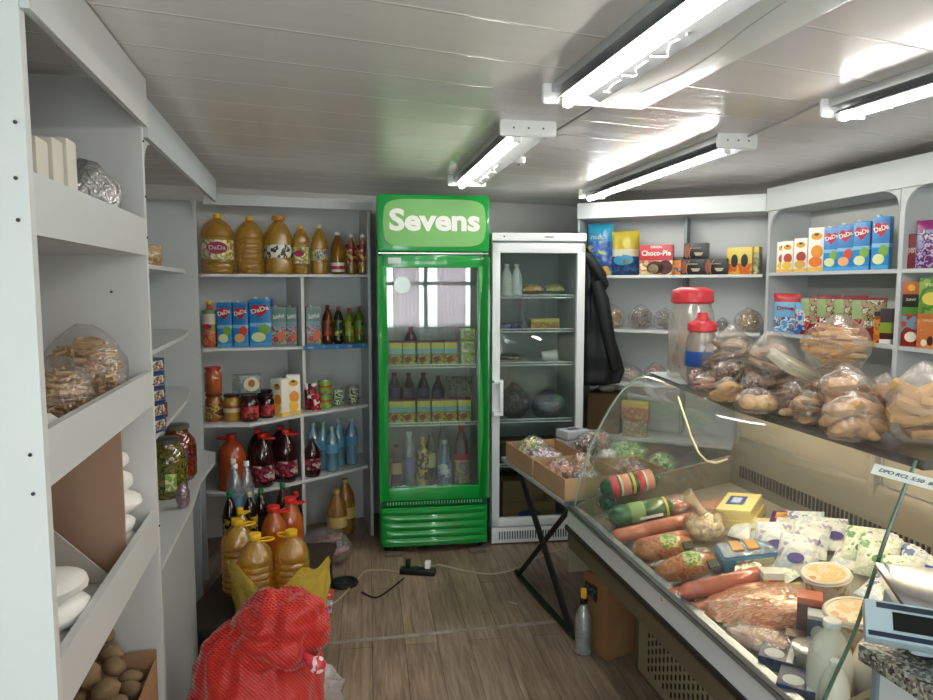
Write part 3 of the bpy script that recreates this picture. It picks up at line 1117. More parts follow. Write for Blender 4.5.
def open_box(name, label, loc, rz, w, d, h, m=None, group=None, th=.004, flap=0, cat='box', text=None):
    t = thing(name, label, cat, loc, rz, group)
    m = m or CARDBOARD
    mb = MB()
    mb.box((0, 0, th / 2), (w, d, th))
    mb.box((0, -d / 2 + th / 2, h / 2), (w, th, h)); mb.box((0, d / 2 - th / 2, h / 2), (w, th, h))
    mb.box((-w / 2 + th / 2, 0, h / 2), (th, d - 2 * th, h)); mb.box((w / 2 - th / 2, 0, h / 2), (th, d - 2 * th, h))
    mb.build('tray', m, t)
    if flap:
        for sx, sy in ((0, -1), (0, 1)):
            MB().box((0, sy * (d / 2 + flap * .42), h - flap * .3), (w * .96, flap, th), rot=(sy * -.7, 0, 0)).build('flap', m, t)
    if text:
        lettering(text, h * .35, mat('5b4630', .8), t, (0, -d / 2 - .001, h * .5), width=w * .5)
    return t


def closed_box(label, loc, rz, w, d, h, m=None, text=None, tape=True, group=None, tm=None, oval=None, name='cardboard_box', tw=.5):
    t = thing(name, label, 'box', loc, rz, group)
    MB().box((0, 0, h / 2), (w, d, h), ch=.002).build('box', m or CARDBOARD, t)
    if tape:
        MB().box((0, 0, h + .0006), (w * 1.0, .045, .001)).build('tape', mat('c7a877', .25), t)
    if oval:
        flat(MB(), CIRC, (0, -d / 2 - .0003, h * .5), (w * .22, h * .2)).build('printed_emblem', oval, t)
    if text:
        lettering(text, h * .16, tm or mat('5b4630', .8), t, (0, -d / 2 - .0022, h * .5), width=w * tw)
    return t


OIL = film('f4ca50', .34, .12, .06, 28, .35)
OIL_DARK = film('e0a844', .36, .12, .06, 28, .35)
CAP_Y = mat('e8b81c', .35)
CAP_R = mat('d42a20', .35)
CAP_G = mat('1f7a46', .35)
PET = film('e2ecf2', .20, .16, .07, 8, .25)
PET_BLUE = film('9ad2e8', .35, .14, .07, 8, .25)
COLA = mat('1e0d08', .08, coat=.8)
JUICE_DARK = mat('2c0a0c', .1, coat=.8)
JUICE_OR = mat('a8481c', .14, coat=.8)
LBL_PINK = bands([(0, 'e9dfc6'), (.25, 'f0ead8'), (.5, 'e4d9c0')], .3, rough=.4, blotch=(('f1ead8', 'e3bb3c', '6f9646', 'efe6d2'), 28, 0, 1))

# ================================================================== GOODS: CORNER UNIT LEFT OF THE GREEN FRIDGE
AB = .41                                    # the unit's heading
def on_shelf(i, px, back):
    """spot on shelf i seen at column px, back metres behind the front edge"""
    return AT(px, fronty(i, px) + back, SH[i][0] + .0005)


G = 'sunflower oil bottles on the top shelf'
bottle('oil_bottle', 'very large labelled bottle of yellow oil at the left end of the top shelf', 'bottle', on_shelf(0, 218.5, .125), .355, .093, OIL, CAP_Y, 'oil5', LBL_PINK, (.24, .56), None, G, .3, 'DaDa', WHITE, emblem=mat('a02848', .4))
bottle('oil_bottle', 'large ribbed oil bottle without a label, second on the top shelf', 'bottle', on_shelf(0, 250.5, .13), .345, .080, OIL, CAP_Y, 'oil5', group=G)
bottle('oil_bottle', 'smooth large oil bottle with white label and orange cap, third on the top shelf', 'bottle', on_shelf(0, 279.5, .14), .352, .086, OIL, mat('c98a1c', .35), 'jug', bands([(0, 'd8d4c4'), (.4, 'efece2')], .35, blotch=(('efece2', '2a2522', 'e9e2cf'), 22, 0, 1)), (.28, .5), None, G, capr=.04)
bottle('oil_bottle', 'mid-sized oil bottle with pink flowered label, fourth on the top shelf', 'bottle', on_shelf(0, 301.5, .12), .300, .050, OIL, CAP_Y, 'oil5', LBL_PINK, (.22, .55), None, G, emblem=mat('a02848', .4))
bottle('oil_bottle', 'round-shouldered oil bottle with a yellow and blue label, fifth on the top shelf', 'bottle', on_shelf(0, 320, .12), .305, .052, OIL, mat('e9e2c0', .4), 'jug', bands([(0, 'd8c64a')], .3, blotch=(('d8c64a', '4a5d8c', 'e8e2c4', '7e9a3e'), 34, 0, 1)), (.28, .5), None, G)
b = bottle('oil_bottle', 'slim amber oil bottle with low red label, right of the yellow-blue labelled one', 'bottle', on_shelf(0, 338, .10), .262, .043, liquid('cf8f2c', .7), WHITE, 'slim', bands([(0, 'efe6d6'), (.12, 'b82440'), (.2, 'efe6d6')], .262), (.06, .28), None, G)
b = bottle('oil_bottle', 'slim oil bottle with tall maroon label, second from the right end of the top shelf', 'bottle', on_shelf(0, 351.5, .10), .25, .034, OIL_DARK, WHITE, 'slim', spots(('7a1c28', '8a2430', 'd9b45a'), 60), (.3, .75), None, G)
again(b, 'slim oil bottle with maroon label at the right end of the top shelf', on_shelf(0, 362.8, .10))

# second shelf: juices
bottle('juice_bottle', 'peach juice bottle with yellow cap at the left end of the carton row', 'bottle', on_shelf(1, 210.5, .10), .275, .041, mat('c46a3a', .25, coat=.4), mat('d9c22a', .4), 'milk',
       bands([(0, '8a4a2c'), (.1, 'b85a34'), (.35, '8a8a5a'), (.5, 'd8cfc0'), (.72, '6a9a6a')], .275, blotch=(('c46a4a', 'd98a5a', 'b84a34'), 30, .05, .35)), (.03, .80), emblem=mat('b82a34', .4))
juice_carton('blue apple juice carton next to the peach juice bottle on the corner shelf', on_shelf(1, 226.5, .10), .12, .085, .085, .265)
juice_carton('blue juice carton with a peach, second of the three on the corner shelf', on_shelf(1, 242.5, .10), .12, .085, .085, .265, 'peach')
juice_carton('widest blue apple juice carton with two white caps on the corner shelf', on_shelf(1, 262, .10), .10, .125, .085, .285, caps=2)


def grey_carton(label, loc, rz, w, h):
    t = thing('juice_carton', label, 'carton', loc, rz, 'grey-green fruit juice cartons')
    MB().box((0, 0, h / 2), (w, .075, h), ch=.002).build('body', bands([(0, '7d8f8a'), (.12, 'a9806a'), (.4, '6f93a6'), (.62, '5f8377'), (.95, '7c918a')], h, blotch=(('c9744a', '8fb0bc', '8a4a52', 'a9b48a'), 24, .05, .5)), t)
    MB().lathe([(.011, 0), (.011, .009)], 12, (-w * .2, 0, h)).build('cap', WHITE, t)
    lettering('Sadofruit', h * .16, mat('f0f2ec', .4), t, (0, -.0385, h * .76), rot=(PI / 2, -.15, 0), bold=.01, width=w * .8, shear=.4)
    flat(MB(), CIRC, (w * .2, -.0378, h * .25), (w * .26, h * .12)).build('fruit_picture', mat('d9682c', .4), t)
    flat(MB(), CIRC, (-w * .2, -.0378, h * .17), (w * .18, h * .08)).build('fruit_picture', mat('a84450', .4), t)
    return t
grey_carton('grey-green juice carton beside the widest blue carton', on_shelf(1, 279.5, .10), .14, .088, .235)
grey_carton('grey-green juice carton just left of the shelf divider', on_shelf(1, 292.5, .10), .14, .066, .235)
grey_carton('grey-green juice carton with orange slices just right of the divider, by the soft drinks', on_shelf(1, 313.5, .09), .3, .088, .235)
for px, c, lab, k in ((328, '7a3a12', 'small dark amber soft drink bottle, leftmost of four above the blue price strip', .01), (338.7, '26381c', 'small dark green soft drink bottle, second of four above the blue price strip', .0),
                   (349.5, '8a9a24', 'small yellow-green soft drink bottle, third of four above the price strip', -.01), (359.5, '5f8a2c', 'small green and red soft drink bottle, rightmost of four above the price strip', .0)):
    bottle('soft_drink_bottle', lab, 'bottle', on_shelf(1, px, .10), .235 + k, .033, liquid(c, .45), mat('b82a24', .4) if px != 328 else mat('7a1c14', .4), 'coke',
           spots((c, '1c1a12', 'b8502a' if px in (328, 359.5) else 'a9b43a'), 40), (.22, .62), group='small soft drink bottles on the corner unit')

# third shelf: jars, cartons, cans
JG = 'jars on the third shelf of the corner unit'
AMB = mat('9a5a24', .15, coat=.6)
j = bottle('preserve_jar', 'glass jar of brown preserve with purple label, lower one of the stacked pair', 'jar', on_shelf(2, 214.5, .10), .155, .047, AMB, mat('6a2c14', .35, .3), 'jar', bands([(0, '6b4a2c'), (.3, '5a2c3c'), (.6, '7a5a34')], .15, blotch=(('5a2c3c', 'c9a84a', '7a5a34'), 30, 0, 1)), (.12, .65), group=JG, capr=.044)
bottle('preserve_jar', 'jar of orange-brown relish with red lid standing on top of another jar', 'jar', on_shelf(2, 214.5, .10) + Vector((0, 0, .1565)), .145, .046, mat('a8562c', .2, coat=.6), mat('b02a20', .35, .3), 'jar', group=JG, capr=.044)
bottle('preserve_jar', 'jar of yellow-brown preserve with black lid beside the stacked pair', 'jar', on_shelf(2, 232.5, .10), .15, .047, mat('a98430', .2, coat=.6), mat('3a1c18', .35, .3), 'jar', bands([(0, 'cfc09a'), (.5, '8a4a2c'), (.8, 'cfc09a')], .15), (.35, .60), group=JG, capr=.044)
JAM = mat('2e0808', .12, coat=.7)
LJAM = spots(('8a1c28', 'a82a30', '3a1014', 'c9504a'), 70)
j = bottle('jam_jar', 'dark red jam jar, leftmost of the jam jars on the third shelf', 'jar', on_shelf(2, 250, .09), .145, .050, JAM, mat('2a1416', .35, .3), 'jar', LJAM, (.12, .60), group=JG, capr=.046)
again(j, 'dark red jam jar in front of the white cartons, right of two others', on_shelf(2, 267, .10), .7, (.85, .85, .9))
again(j, 'dark red jam jar standing behind the leftmost jam jar', on_shelf(2, 248.5, .215), .3)
again(j, 'dark red jam jar standing behind the other jam jars on the third shelf', on_shelf(2, 264.5, .205), 1)
packet('tea_box', 'grey-green printed box lying on the jam jars', 'box', on_shelf(2, 247.5, .17) + Vector((0, 0, .148)), .25, .15, .1, .10, bands([(0, '7d8a84'), (.5, '8d9892')], .1, blotch=(('8d9892', '6f7a74'), 30, 0, 1)), pic=[(mat('dfd8b8', .5), .2, .5, .28, .4), (mat('d98a2c', .5), .2, .55, .12, .22)])
white_carton('plain-sided white juice carton at the divider, left one of two', on_shelf(2, 281.5, .07), -.5, .07, .06, .215)
white_carton('white juice carton with orange picture right at the shelf divider', on_shelf(2, 294, .07), .25, .078, .06, .23)
white_carton('white juice carton standing at the back behind the jam jars', on_shelf(2, 277, .19), .2, .06, .06, .20, ('c9703a', 'd9b24a'))
pouch('sweets_bag', 'shiny dark red bag of sweets right of the divider on the third shelf', 'bag', on_shelf(2, 311, .10), .3, .075, .16, .05, spots(('7a1420', 'a82430', '4a0c24', 'd8d0d0'), 45, .2), 'red sweet bags')
pouch('sweets_bag', 'smaller dark red bag of sweets beside the stacked cans', 'bag', on_shelf(2, 316.5, .05), .3, .055, .10, .04, spots(('a01c28', 'c93a40', 'e8dcd8'), 60, .2), 'red sweet bags')
CANL = bands([(0, '9a9c98'), (.06, '6f9a34'), (.5, 'b83a24'), (.62, '7fa83a'), (.94, '9a9c98')], .085, blotch=(('6f9a34', '8fb24a', 'a8b83a'), 50, .08, .45))
def can(label, loc, h, r, m, name='food_can'):
    t = thing(name, label, 'can', loc, .4, 'cans on the third shelf')
    MB().lathe([(r * .96, 0), (r, .003), (r, h - .003), (r * .96, h)], 22).build('body', m, t)
    MB().lathe([(r * .9, h - .002), (r * 1.02, h - .001), (r * 1.02, h + .002), (r * .9, h + .002)], 22).build('rim', mat('b9bcbc', .25, .9), t)
    MB().box((0, r * .3, h + .0035), (r * .4, r * .7, .002), ch=.0008).build('ring_pull', mat('c9cccc', .25, .9), t)
    return t
can('green food can with red band, lower one of the two stacked cans', on_shelf(2, 325.5, .09), .085, .040, CANL)
can('green food can with red band, upper one of the two stacked cans', on_shelf(2, 325.5, .09) + Vector((0, 0, .0885)), .085, .040, CANL)
CAN2 = bands([(0, '8a8c8a'), (.08, '20281c'), (.4, '7fa44a'), (.6, 'd8dccc'), (.92, '8a8c8a')], .11, blotch=(('20281c', 'd8dccc', '6f943a'), 40, .1, .9))
can('dark and green can, middle one right of the stacked cans', on_shelf(2, 338.5, .09), .112, .034, CAN2)
can('dark and green can standing alone at the right end of the third shelf', on_shelf(2, 353.5, .09), .118, .036, CAN2)

# fourth shelf: big juices, water
DL = bands([(0, '2a1418'), (.2, 'c9b8b0'), (.6, '8a1c34')], .3, blotch=(('c9b8b0', '8a1c34', '3a1020', 'a83a50'), 22, 0, 1))
JG2 = 'large dark juice jugs on the fourth shelf'
j = bottle('juice_jug', 'big jug of dark red juice with red cap, middle of the fourth shelf', 'jug', on_shelf(3, 263, .085), .30, .066, JUICE_DARK, CAP_R, 'jug', DL, (.12, .42), CAP_R, JG2, 0)
again(j, 'big jug of dark red juice with handle, right next to the divider', on_shelf(3, 286.5, .085), .2)
again(j, 'dark juice jug at the back left, behind the other dark jugs', on_shelf(3, 259, .225), .1)
again(j, 'dark juice jug at the back right, behind the other dark jugs', on_shelf(3, 281.5, .225), .1)
bottle('juice_jug', 'big jug of orange-brown juice with red cap at the left end of the fourth shelf', 'jug', on_shelf(3, 233, .10), .31, .080, JUICE_OR, CAP_R, 'jug', None, handle=CAP_R, rz=3.0)
bottle('juice_jug', 'small dark juice bottle with pink label right of the divider by the water', 'jug', on_shelf(3, 312.5, .06), .225, .050, JUICE_DARK, mat('4a1c18', .4), 'jug', DL, (.2, .5))
w = None
for px, bk, lab in ((314, .17, 'blue water bottle behind the small dark juice bottle'), (323.5, .16, 'blue water bottle, second from left on the fourth shelf'), (332.5, .06, 'blue water bottle with greenish label standing forward of the others'),
                (339, .15, 'blue water bottle in the middle of the back row on the fourth shelf'), (352, .12, 'blue water bottle standing alone at the right of the fourth shelf')):
    if w is None:
        w = bottle('water_bottle', lab, 'bottle', on_shelf(3, px, bk), .30, .040, PET_BLUE, mat('9ab8a0', .4), 'coke', mat('6fb6d8', .3, trans=.3), (.42, .62), group='blue water bottles on the corner unit')
    else:
        again(w, lab, on_shelf(3, px, bk), 0, (1, 1, 1 if bk > .1 else .93))

# ---- left corner shelves
def shelf_l(y, off, z):
    return lp(y, off, z + .0005)
pouch('snack_bag', 'green and white peaked snack bag on the top corner shelf at left', 'bag', shelf_l(2.55, .13, 1.672), 1.1, .09, .20, .06, bands([(0, '2c7a44'), (.35, 'e8e4d0'), (.75, '2c7a44')], .2, blotch=(('2c7a44', 'e8e4d0', 'd9b43a', 'b83a2c'), 26, 0, 1)))
pouch('snack_bag', 'small clear bag of beige snacks lying beside the peaked green bag', 'bag', shelf_l(2.80, .14, 1.672), 1.2, .13, .085, .06, spots(('b89a72', 'cfc0a4', '8f7450'), 60, .25))
packet('biscuit_box', 'small dark blue and cream box on the second left corner shelf', 'box', shelf_l(2.48, .11, 1.372), 1.25, .05, .04, .125, bands([(0, '1f4a8a'), (.35, 'e0d4b8'), (.5, '2a3a5a'), (.75, 'c9a45a')], .125), text='Z', tz=.6, ts=.2, tw=.3)
tb = bands([(0, '1c3a6a'), (.18, 'd8cdb0'), (.8, '1c3a6a')], .052, blotch=(('d8cdb0', '1c3a6a', 'b89a6a'), 60, .15, .85))
for k, (h_, n_) in enumerate(((0, 'lowest'), (1, 'second'), (2, 'third'), (3, 'fourth'), (4, 'topmost'))):
    packet('tea_box', f'{n_} of the stacked blue and cream boxes at the left wall', 'box', shelf_l(2.50, .10, 1.072) + Vector((0, 0, .0535 * k)), 1.3, .10, .07, .052, tb, 'stacked blue and cream boxes')
packet('tea_box', 'small red corner of a packet behind the stacked blue boxes', 'box', shelf_l(2.78, .13, 1.072), 1.3, .07, .05, .06, mat('8a2a24', .4))
PK = spots(('4a4a16', '6a6424', '3a3c12', '7a7030'), 40, .12, kind='noise', coat=.8)
PK2 = spots(('6a1c10', '4a1a0c', '8a3018', '3a2410'), 40, .12, kind='noise', coat=.8)
bottle('pickle_jar', 'three-litre jar of green pickles with green label, front one on the left corner shelf', 'jar', shelf_l(2.88, .12, .725), .245, .082, PK, mat('5a5c50', .35, .5), 'jar3', None, capr=.055)
o = bpy.data.objects['pickle_jar']
flat(MB(), [(-1, -1), (1, -1), (1, 1), (-1, 1)], (.02, -.088, .075), (.022, .036)).build('paper_label', spots(('7fae54', 'e0dca0'), 60), o, rz=.35)
bottle('pickle_jar', 'three-litre jar of red pickled tomatoes behind the green pickle jar', 'jar', shelf_l(3.13, .12, .725), .25, .082, PK2, mat('6a6c60', .35, .5), 'jar3', None, capr=.055)
o = bpy.data.objects['pickle_jar.001']
flat(MB(), [(-1, -1), (1, -1), (1, 1), (-1, 1)], (.03, -.086, .12), (.02, .028)).build('paper_label', mat('3a6ab0', .5), o, rz=.3)
plastic_bag('snack_bag', 'small dark purple wrapped bag beside the green pickle jar', 'bag', shelf_l(2.70, .03, .725), (.025, .03, .055), seed=4, m=film('c9a0b0', .3, .2), fill='bean', fm=[mat('4a1c2c', .4), mat('7a2a3a', .4)], n=20, size=.02)

# ================================================================== NEAR LEFT UNIT
CARTON_W = mat('dcd9cc', .6)
t = thing('polystyrene_tray', 'stacked creamy white moulded trays on the top shelf of the near unit', 'tray', lp(1.60, .22, 1.706), 1.80)
mb = MB()
for k in range(4):
    mb.box((-.17 + .10 * k, 0, .10 + .008 * k), (.075, .28, .17 + .02 * k), ch=.008)
mb.build('ribs', CARTON_W, t)
MB().box((0, .01, .011), (.44, .30, .022), ch=.008).build('tray', CARTON_W, t)
plastic_bag('plastic_bag', 'empty crumpled clear plastic bag on the top shelf of the near unit', 'bag', lp(1.95, .13, 1.709), (.10, .09, .12), seed=3, m=film('f4f6f6', .38, .3, .15, 30, 1.0), amp=.35, pinch=.2)
PASTA = [mat('d0ac7a', .5), mat('bc9462', .5)]
plastic_bag('pasta_bag', 'larger clear bag of brown macaroni, farther one on the near unit', 'bag', lp(1.935, .135, 1.2600), (.140, .105, .125), 1.80, 'bags of brown macaroni', 5, film(gloss=.08, haze=.03, bscale=30), .3, 'macaroni', PASTA, n=1500, size=.017)
plastic_bag('pasta_bag', 'smaller clear bag of brown macaroni, nearer one at the shelf lip', 'bag', lp(1.64, .125, 1.2600), (.105, .09, .095), 1.80, 'bags of brown macaroni', 8, film(gloss=.08, haze=.03, bscale=30), .3, 'macaroni', PASTA, n=1000, size=.016)
SACK = mat('eeeeea', .45, bump=.3, bscale=25)
def sack(label, loc, s, rot, seed, name='flour_packet', m=None, sub=3):
    return tag(MB().blob((0, 0, s[2] * .8), s, seed, .14, 1.6, sub, flat=.8).build(name, m or SACK, None, loc=loc, rot=rot), label, 'packet', 'white paper packets')
sack('white packet lying at the lip of the pasta shelf, behind the smaller macaroni bag', lp(1.42, .12, 1.2575), (.09, .07, .05), (0, 0, .4), 1)
for k, (y, o, z, nm) in enumerate(((1.96, .125, .822, 'bottom packet by the lip'), (1.95, .13, .882, 'second packet from below'), (1.97, .12, .942, 'third packet from below'),
                                (1.96, .135, 1.002, 'fourth packet from below'), (1.97, .15, 1.062, 'topmost packet'))):
    sack('white wrapped packet in the stack behind the cardboard sheet, ' + nm, lp(y, o, z), (.11, .085, .041), (0, 0, 1.1 + .2 * (k % 2)), k + 3)
for k, (y, o, z, nm) in enumerate(((1.42, .105, .822, 'lowest'), (1.43, .11, .877, 'middle'), (1.43, .11, .932, 'upper, blue-edged'))):
    s_ = sack('white packet near the front post on the lower shelf, ' + nm, lp(y, o, z), (.115, .08, .036), (0, 0, 1.2), k + 12)
MB().box((.0, .030, .050), (.05, .02, .010), ch=.004).build('blue_mark', mat('2a5ab8', .5), s_, label='blue printed corner')
# big cardboard sheet leaning in the lower bay with its grey inner flap
mb = MB().prism([(0, 0), (.35, 0), (.35, .40), (0, .40)], 0, .006)
t = thing('cardboard_sheet', 'large plain brown cardboard sheet standing on the lower shelf of the near unit', 'cardboard', lp(1.84, .03, .8195))
o = mb.build('sheet', mat('b3927a', .8, var=.05, vscale=3), t)
o.rotation_euler = (PI / 2, 0, PI + .23)
mb = MB().prism([(0, 0), (.32, 0), (.32, .20), (.16, .19)], 0, .004)
o = mb.build('folded_flap', mat('cfc8bd', .8), t, loc=(-.005, -.05, 0)); o.rotation_euler = (PI / 2 - .15, 0, PI + .23)
# potatoes in their box at the bottom
t = thing('potato_box', 'brown cardboard box of potatoes at the bottom of the near unit', 'box', lp(1.91, .19, .38), math.atan2(.974, -.225))
for nm, c, s_ in (('base', (0, 0, .003), (.33, .35, .006)), ('side_flap', (-.167, 0, .035), (.005, .35, .07)), ('side_flap', (.162, 0, .05), (.005, .35, .10)),
                  ('front_flap', (.015, -.172, .035), (.30, .005, .07)), ('back_flap', (0, .172, .12), (.33, .005, .24))):
    MB().box(c, s_).build(nm, CARDBOARD, t)
pb = closed_box('plain cardboard carton under the box of potatoes', lp(1.91, .19, 0), math.atan2(.974, -.225), .33, .35, .378)
POT = mat('8a7355', .8, bump=.2, bscale=60, var=.25, vscale=25)
rr = random.Random(5)
pots = []
k = 0
while len(pots) < 34 and k < 4000:
    k += 1
    p = Vector((rr.uniform(-.12, .12), rr.uniform(-.138, .13), rr.choice((.037, .085, .135, .185))))
    if p.z > .12 and p.y < -.12 + (p.z - .12) * .8:
        continue
    if all((p - q).length > .062 for q in pots):
        pots.append(p)
order = sorted(pots, key=lambda p: p.z)
base = lp(1.91, .19, .385)
for i, p in enumerate(order):
    e = Matrix.Rotation(math.atan2(.974, -.225), 3, 'Z') @ p
    o = MB().blob((0, 0, 0), (.037, .030, .027), i, .16, 1.3, 2).build('potato', POT, None, loc=base + e, rot=(rr.uniform(-.4, .4), rr.uniform(-.4, .4), rr.uniform(0, 3)))
    tag(o, 'brown unwashed potato in the cardboard box under the near left unit', 'potato', 'potatoes in the cardboard box')

# ================================================================== THE GREEN FRIDGE
GREEN = mat('0c9a3c', .25, coat=.6)
GREEN_D = mat('087a30', .3, coat=.4)
LINER = mat('c9cfcc', .4)
g0, g1 = Z(380.5, 553.5, 0), Z(488.5, 548, 0)
GW = (g1 - g0).length
ga = math.atan2(g1.y - g0.y, g1.x - g0.x)
gf = thing('display_fridge', 'tall green glass-door drinks fridge with a Sevens sign on top', 'fridge', (g0.x, g0.y, 0), ga)
GH, GD = 2.12, .56


def gpart(name, boxes, m, ch=.004, parent=None):
    mb = MB()
    for c, s in boxes:
        mb.box(c, s, ch=ch)
    return mb.build(name, m, parent or gf)


def shell(root, W, Dp, z0, z1, m, liner, y0=.05, th=.03):
    for nm, c, s in (('side_panel', (th / 2, (y0 + Dp) / 2, (z0 + z1) / 2), (th, Dp - y0, z1 - z0)), ('side_panel', (W - th / 2, (y0 + Dp) / 2, (z0 + z1) / 2), (th, Dp - y0, z1 - z0)),
                     ('back_panel', (W / 2, Dp - th / 2, (z0 + z1) / 2), (W - 2 * th - .002, th, z1 - z0)), ('top_panel', (W / 2, (y0 + Dp) / 2 - .02, z1 - .02), (W - 2 * th - .002, Dp - y0 - .04, .04)),
                     ('bottom_panel', (W / 2, (y0 + Dp) / 2 - .02, z0 + .02), (W - 2 * th - .002, Dp - y0 - .04, .04))):
        MB().box(c, s).build(nm, m, root)
    for nm, c, s in (('liner', (th + .004, (y0 + Dp) / 2 - .02, (z0 + z1) / 2), (.006, Dp - y0 - .05, z1 - z0 - .09)), ('liner', (W - th - .004, (y0 + Dp) / 2 - .02, (z0 + z1) / 2), (.006, Dp - y0 - .05, z1 - z0 - .09)),
                     ('liner', (W / 2, Dp - th - .005, (z0 + z1) / 2), (W - 2 * th - .02, .006, z1 - z0 - .09)), ('liner', (W / 2, (y0 + Dp) / 2 - .02, z0 + .044), (W - 2 * th - .02, Dp - y0 - .06, .006))):
        MB().box(c, s).build(nm, liner, root)


shell(gf, GW, GD, .04, GH - .02, GREEN_D, LINER)
# header with its sign
gpart('header', [((GW / 2, .03, 1.955), (GW, .10, .33))], GREEN, .02)
mb = MB()
pts = []
for k in range(40):
    a = 2 * PI * k / 40
    x = abs(math.cos(a)) ** .35 * (1 if math.cos(a) >= 0 else -1)
    z = abs(math.sin(a)) ** .35 * (1 if math.sin(a) >= 0 else -1)
    pts.append((x * (1 - .03 * abs(z)), z))
flat(mb, pts, (GW / 2 + .005, -.0205, 1.955), (GW * .455, .135), th=.004)
mb.build('sign_panel', mat('7cbc6c', .5), gf)
lettering('Sevens', .165, mat('f3f4ee', .35), gf, (GW / 2 + .005, -.027, 1.965), bold=.036, width=GW * .80, name='sign_lettering', depth=.002)
# door
dz0, dz1 = .315, 1.775
gx0, gx1, gz0, gz1 = .055, GW - .065, .395, 1.70
door = gpart('door', [((gx0 / 2, .02, (dz0 + dz1) / 2), (gx0, .045, dz1 - dz0)), ((GW - .0325, .02, (dz0 + dz1) / 2), (.065, .045, dz1 - dz0)),
                      ((GW / 2, .02, (gz1 + dz1) / 2), (GW, .045, dz1 - gz1)), ((GW / 2, .02, (gz0 + dz0) / 2), (GW, .045, gz0 - dz0))], GREEN, .006)
for s in (-1, 1):
    mb = MB()
    def fn(u, v, s=s):
        z = dz0 + .01 + (dz1 - dz0 - .02) * v
        wv = .5 + .5 * math.sin(v * 2 * PI * 1.45 + 1.6)
        wd = .030 + .026 * wv
        x = wd * u
        y = -.004 - .030 * math.sin(PI * min(1, u * .5 + .5)) * (.6 + .4 * wv)
        return (x if s < 0 else GW - x, y, z)
    mb.grid(fn, 6, 48)
    mb.build('wave_trim', mat('0a8a34', .2, coat=.8), door, thick=.004)
MB().box((GW / 2, .028, (gz0 + gz1) / 2), (gx1 - gx0 + .01, .008, gz1 - gz0 + .01)).build('glass_pane', pane_mat('eef5f2', .085, .5), door)
MB().box((.10, -.004, 1.74), (.075, .004, .035), ch=.001).build('label_plate', mat('c9d6cf', .35), door)
MB().box((GW / 2, -.003, 1.783), (GW * .98, .01, .006)).build('chrome_strip', mat('cfd8d2', .2, .8), gf)
MB().box((GW - .012, -.010, .95), (.012, .03, .10), ch=.004).build('handle', GREEN_D, door)
flat(MB(), CIRC, (.145, .0225, 1.60), (.048, .048)).build('round_sticker', film('dff5ea', .35, .1, bump=0), door)
# vent and ribbed lower panel
mb = MB().box((GW / 2, .03, .300), (GW * .96, .05, .022))
mb.build('vent', mat('0a5a28', .5), gf)
for k in range(34):
    MB().box((.045 + (GW - .09) * k / 33, .003, .300), (.006, .008, .018)).build('vent_rib', mat('6ad08a', .3), gf)
mb = MB()
def fn(u, v):
    z = .045 + .235 * v
    x = .012 + (GW - .024) * u
    env = math.sin(PI * u) ** .35 * (1 if .08 < v < .92 else 0)
    y = -.012 - .012 * abs(math.sin(v * PI * 5)) * env - .012 * math.sin(PI * u) ** .5
    return (x, y, z)
mb.grid(fn, 40, 60)
mb.build('kick_panel', GREEN, gf, thick=.01)
MB().box((GW / 2, .10, .165), (GW - .03, .16, .24)).build('base', GREEN_D, gf)
for x in (.04, GW - .04):
    for y in (.06, GD - .05):
        MB().lathe([(.018, 0), (.018, .045)], 12, (x, y, 0)).build('foot', BLACK, gf)


def wire_shelf(root, W, z, y0=.09, y1=.50, m=None, n=26, x0=.045, lip=.018):
    m = m or mat('dfe3e2', .3, .2)
    f = MB()
    f.tube([(x0, y0, z), (W - x0, y0, z)], .004, 6); f.tube([(x0, y0, z + lip), (W - x0, y0, z + lip)], .0045, 6)
    f.tube([(x0, y1, z), (W - x0, y1, z)], .004, 6)
    s = f.build('shelf_frame', m, root)
    mb = MB()
    for k in range(n):
        x = x0 + .006 + (W - 2 * x0 - .012) * k / (n - 1)
        mb.tube([(x, y0, z + lip), (x, y0, z), (x, y1, z)], .0028, 4)
    mb.build('wires', m, s)
    return s


Z1, Z2, Z3 = 1.105, .755, .368
for z in (Z1, Z2):
    wire_shelf(gf, GW, z, .07, .50)


def gloc(px, y, z):
    """spot in the green fridge at column px, y metres behind its front"""
    c, s = math.cos(ga), math.sin(ga)
    best = None
    lo, hi = 0.0, GW
    for _ in range(30):
        m_ = (lo + hi) / 2
        w_ = Vector((g0.x + c * m_ - s * y, g0.y + s * m_ + c * y, z))
        p = (w_.x * 700) / (w_.y * math.cos(PITCH) - (z - EYE) * math.sin(PITCH)) + 466.5
        if p < px:
            lo = m_
        else:
            hi = m_
    return w_


GC = bands([(0, 'c9b83a'), (.12, 'b9a432'), (.45, '7fb8c0'), (.7, 'd8cc5a'), (.93, '6a1c24')], .155, blotch=(('c9b83a', 'a84a34', '7f9a3a', 'd8cc7a'), 34, .08, .5))
def fridge_carton(label, loc, group, sc=1):
    t = thing('juice_carton', label, 'carton', loc, ga, group)
    MB().box((0, 0, .0775), (.078, .06, .155), ch=.002).build('body', GC, t)
    flat(MB(), CIRC, (-.008, -.0303, .045), (.02, .018)).build('fruit_picture', mat('8a3a34', .4), t)
    return t
c = None
words = ('leftmost', 'second from the left', 'middle', 'fourth from the left', 'rightmost')
for k, px in enumerate((395.5, 409, 423.5, 437.5, 450.5)):
    lab = f'small yellow carton on the upper shelf of the green fridge, {words[k]}'
    l = gloc(px, .14, Z1 + .004)
    c = fridge_carton(lab, l, 'cartons on the upper shelf of the green fridge') if c is None else again(c, lab, l, ga)
words = ('leftmost', 'second from the left', 'third from the left', 'fourth from the left', 'fifth from the left', 'rightmost')
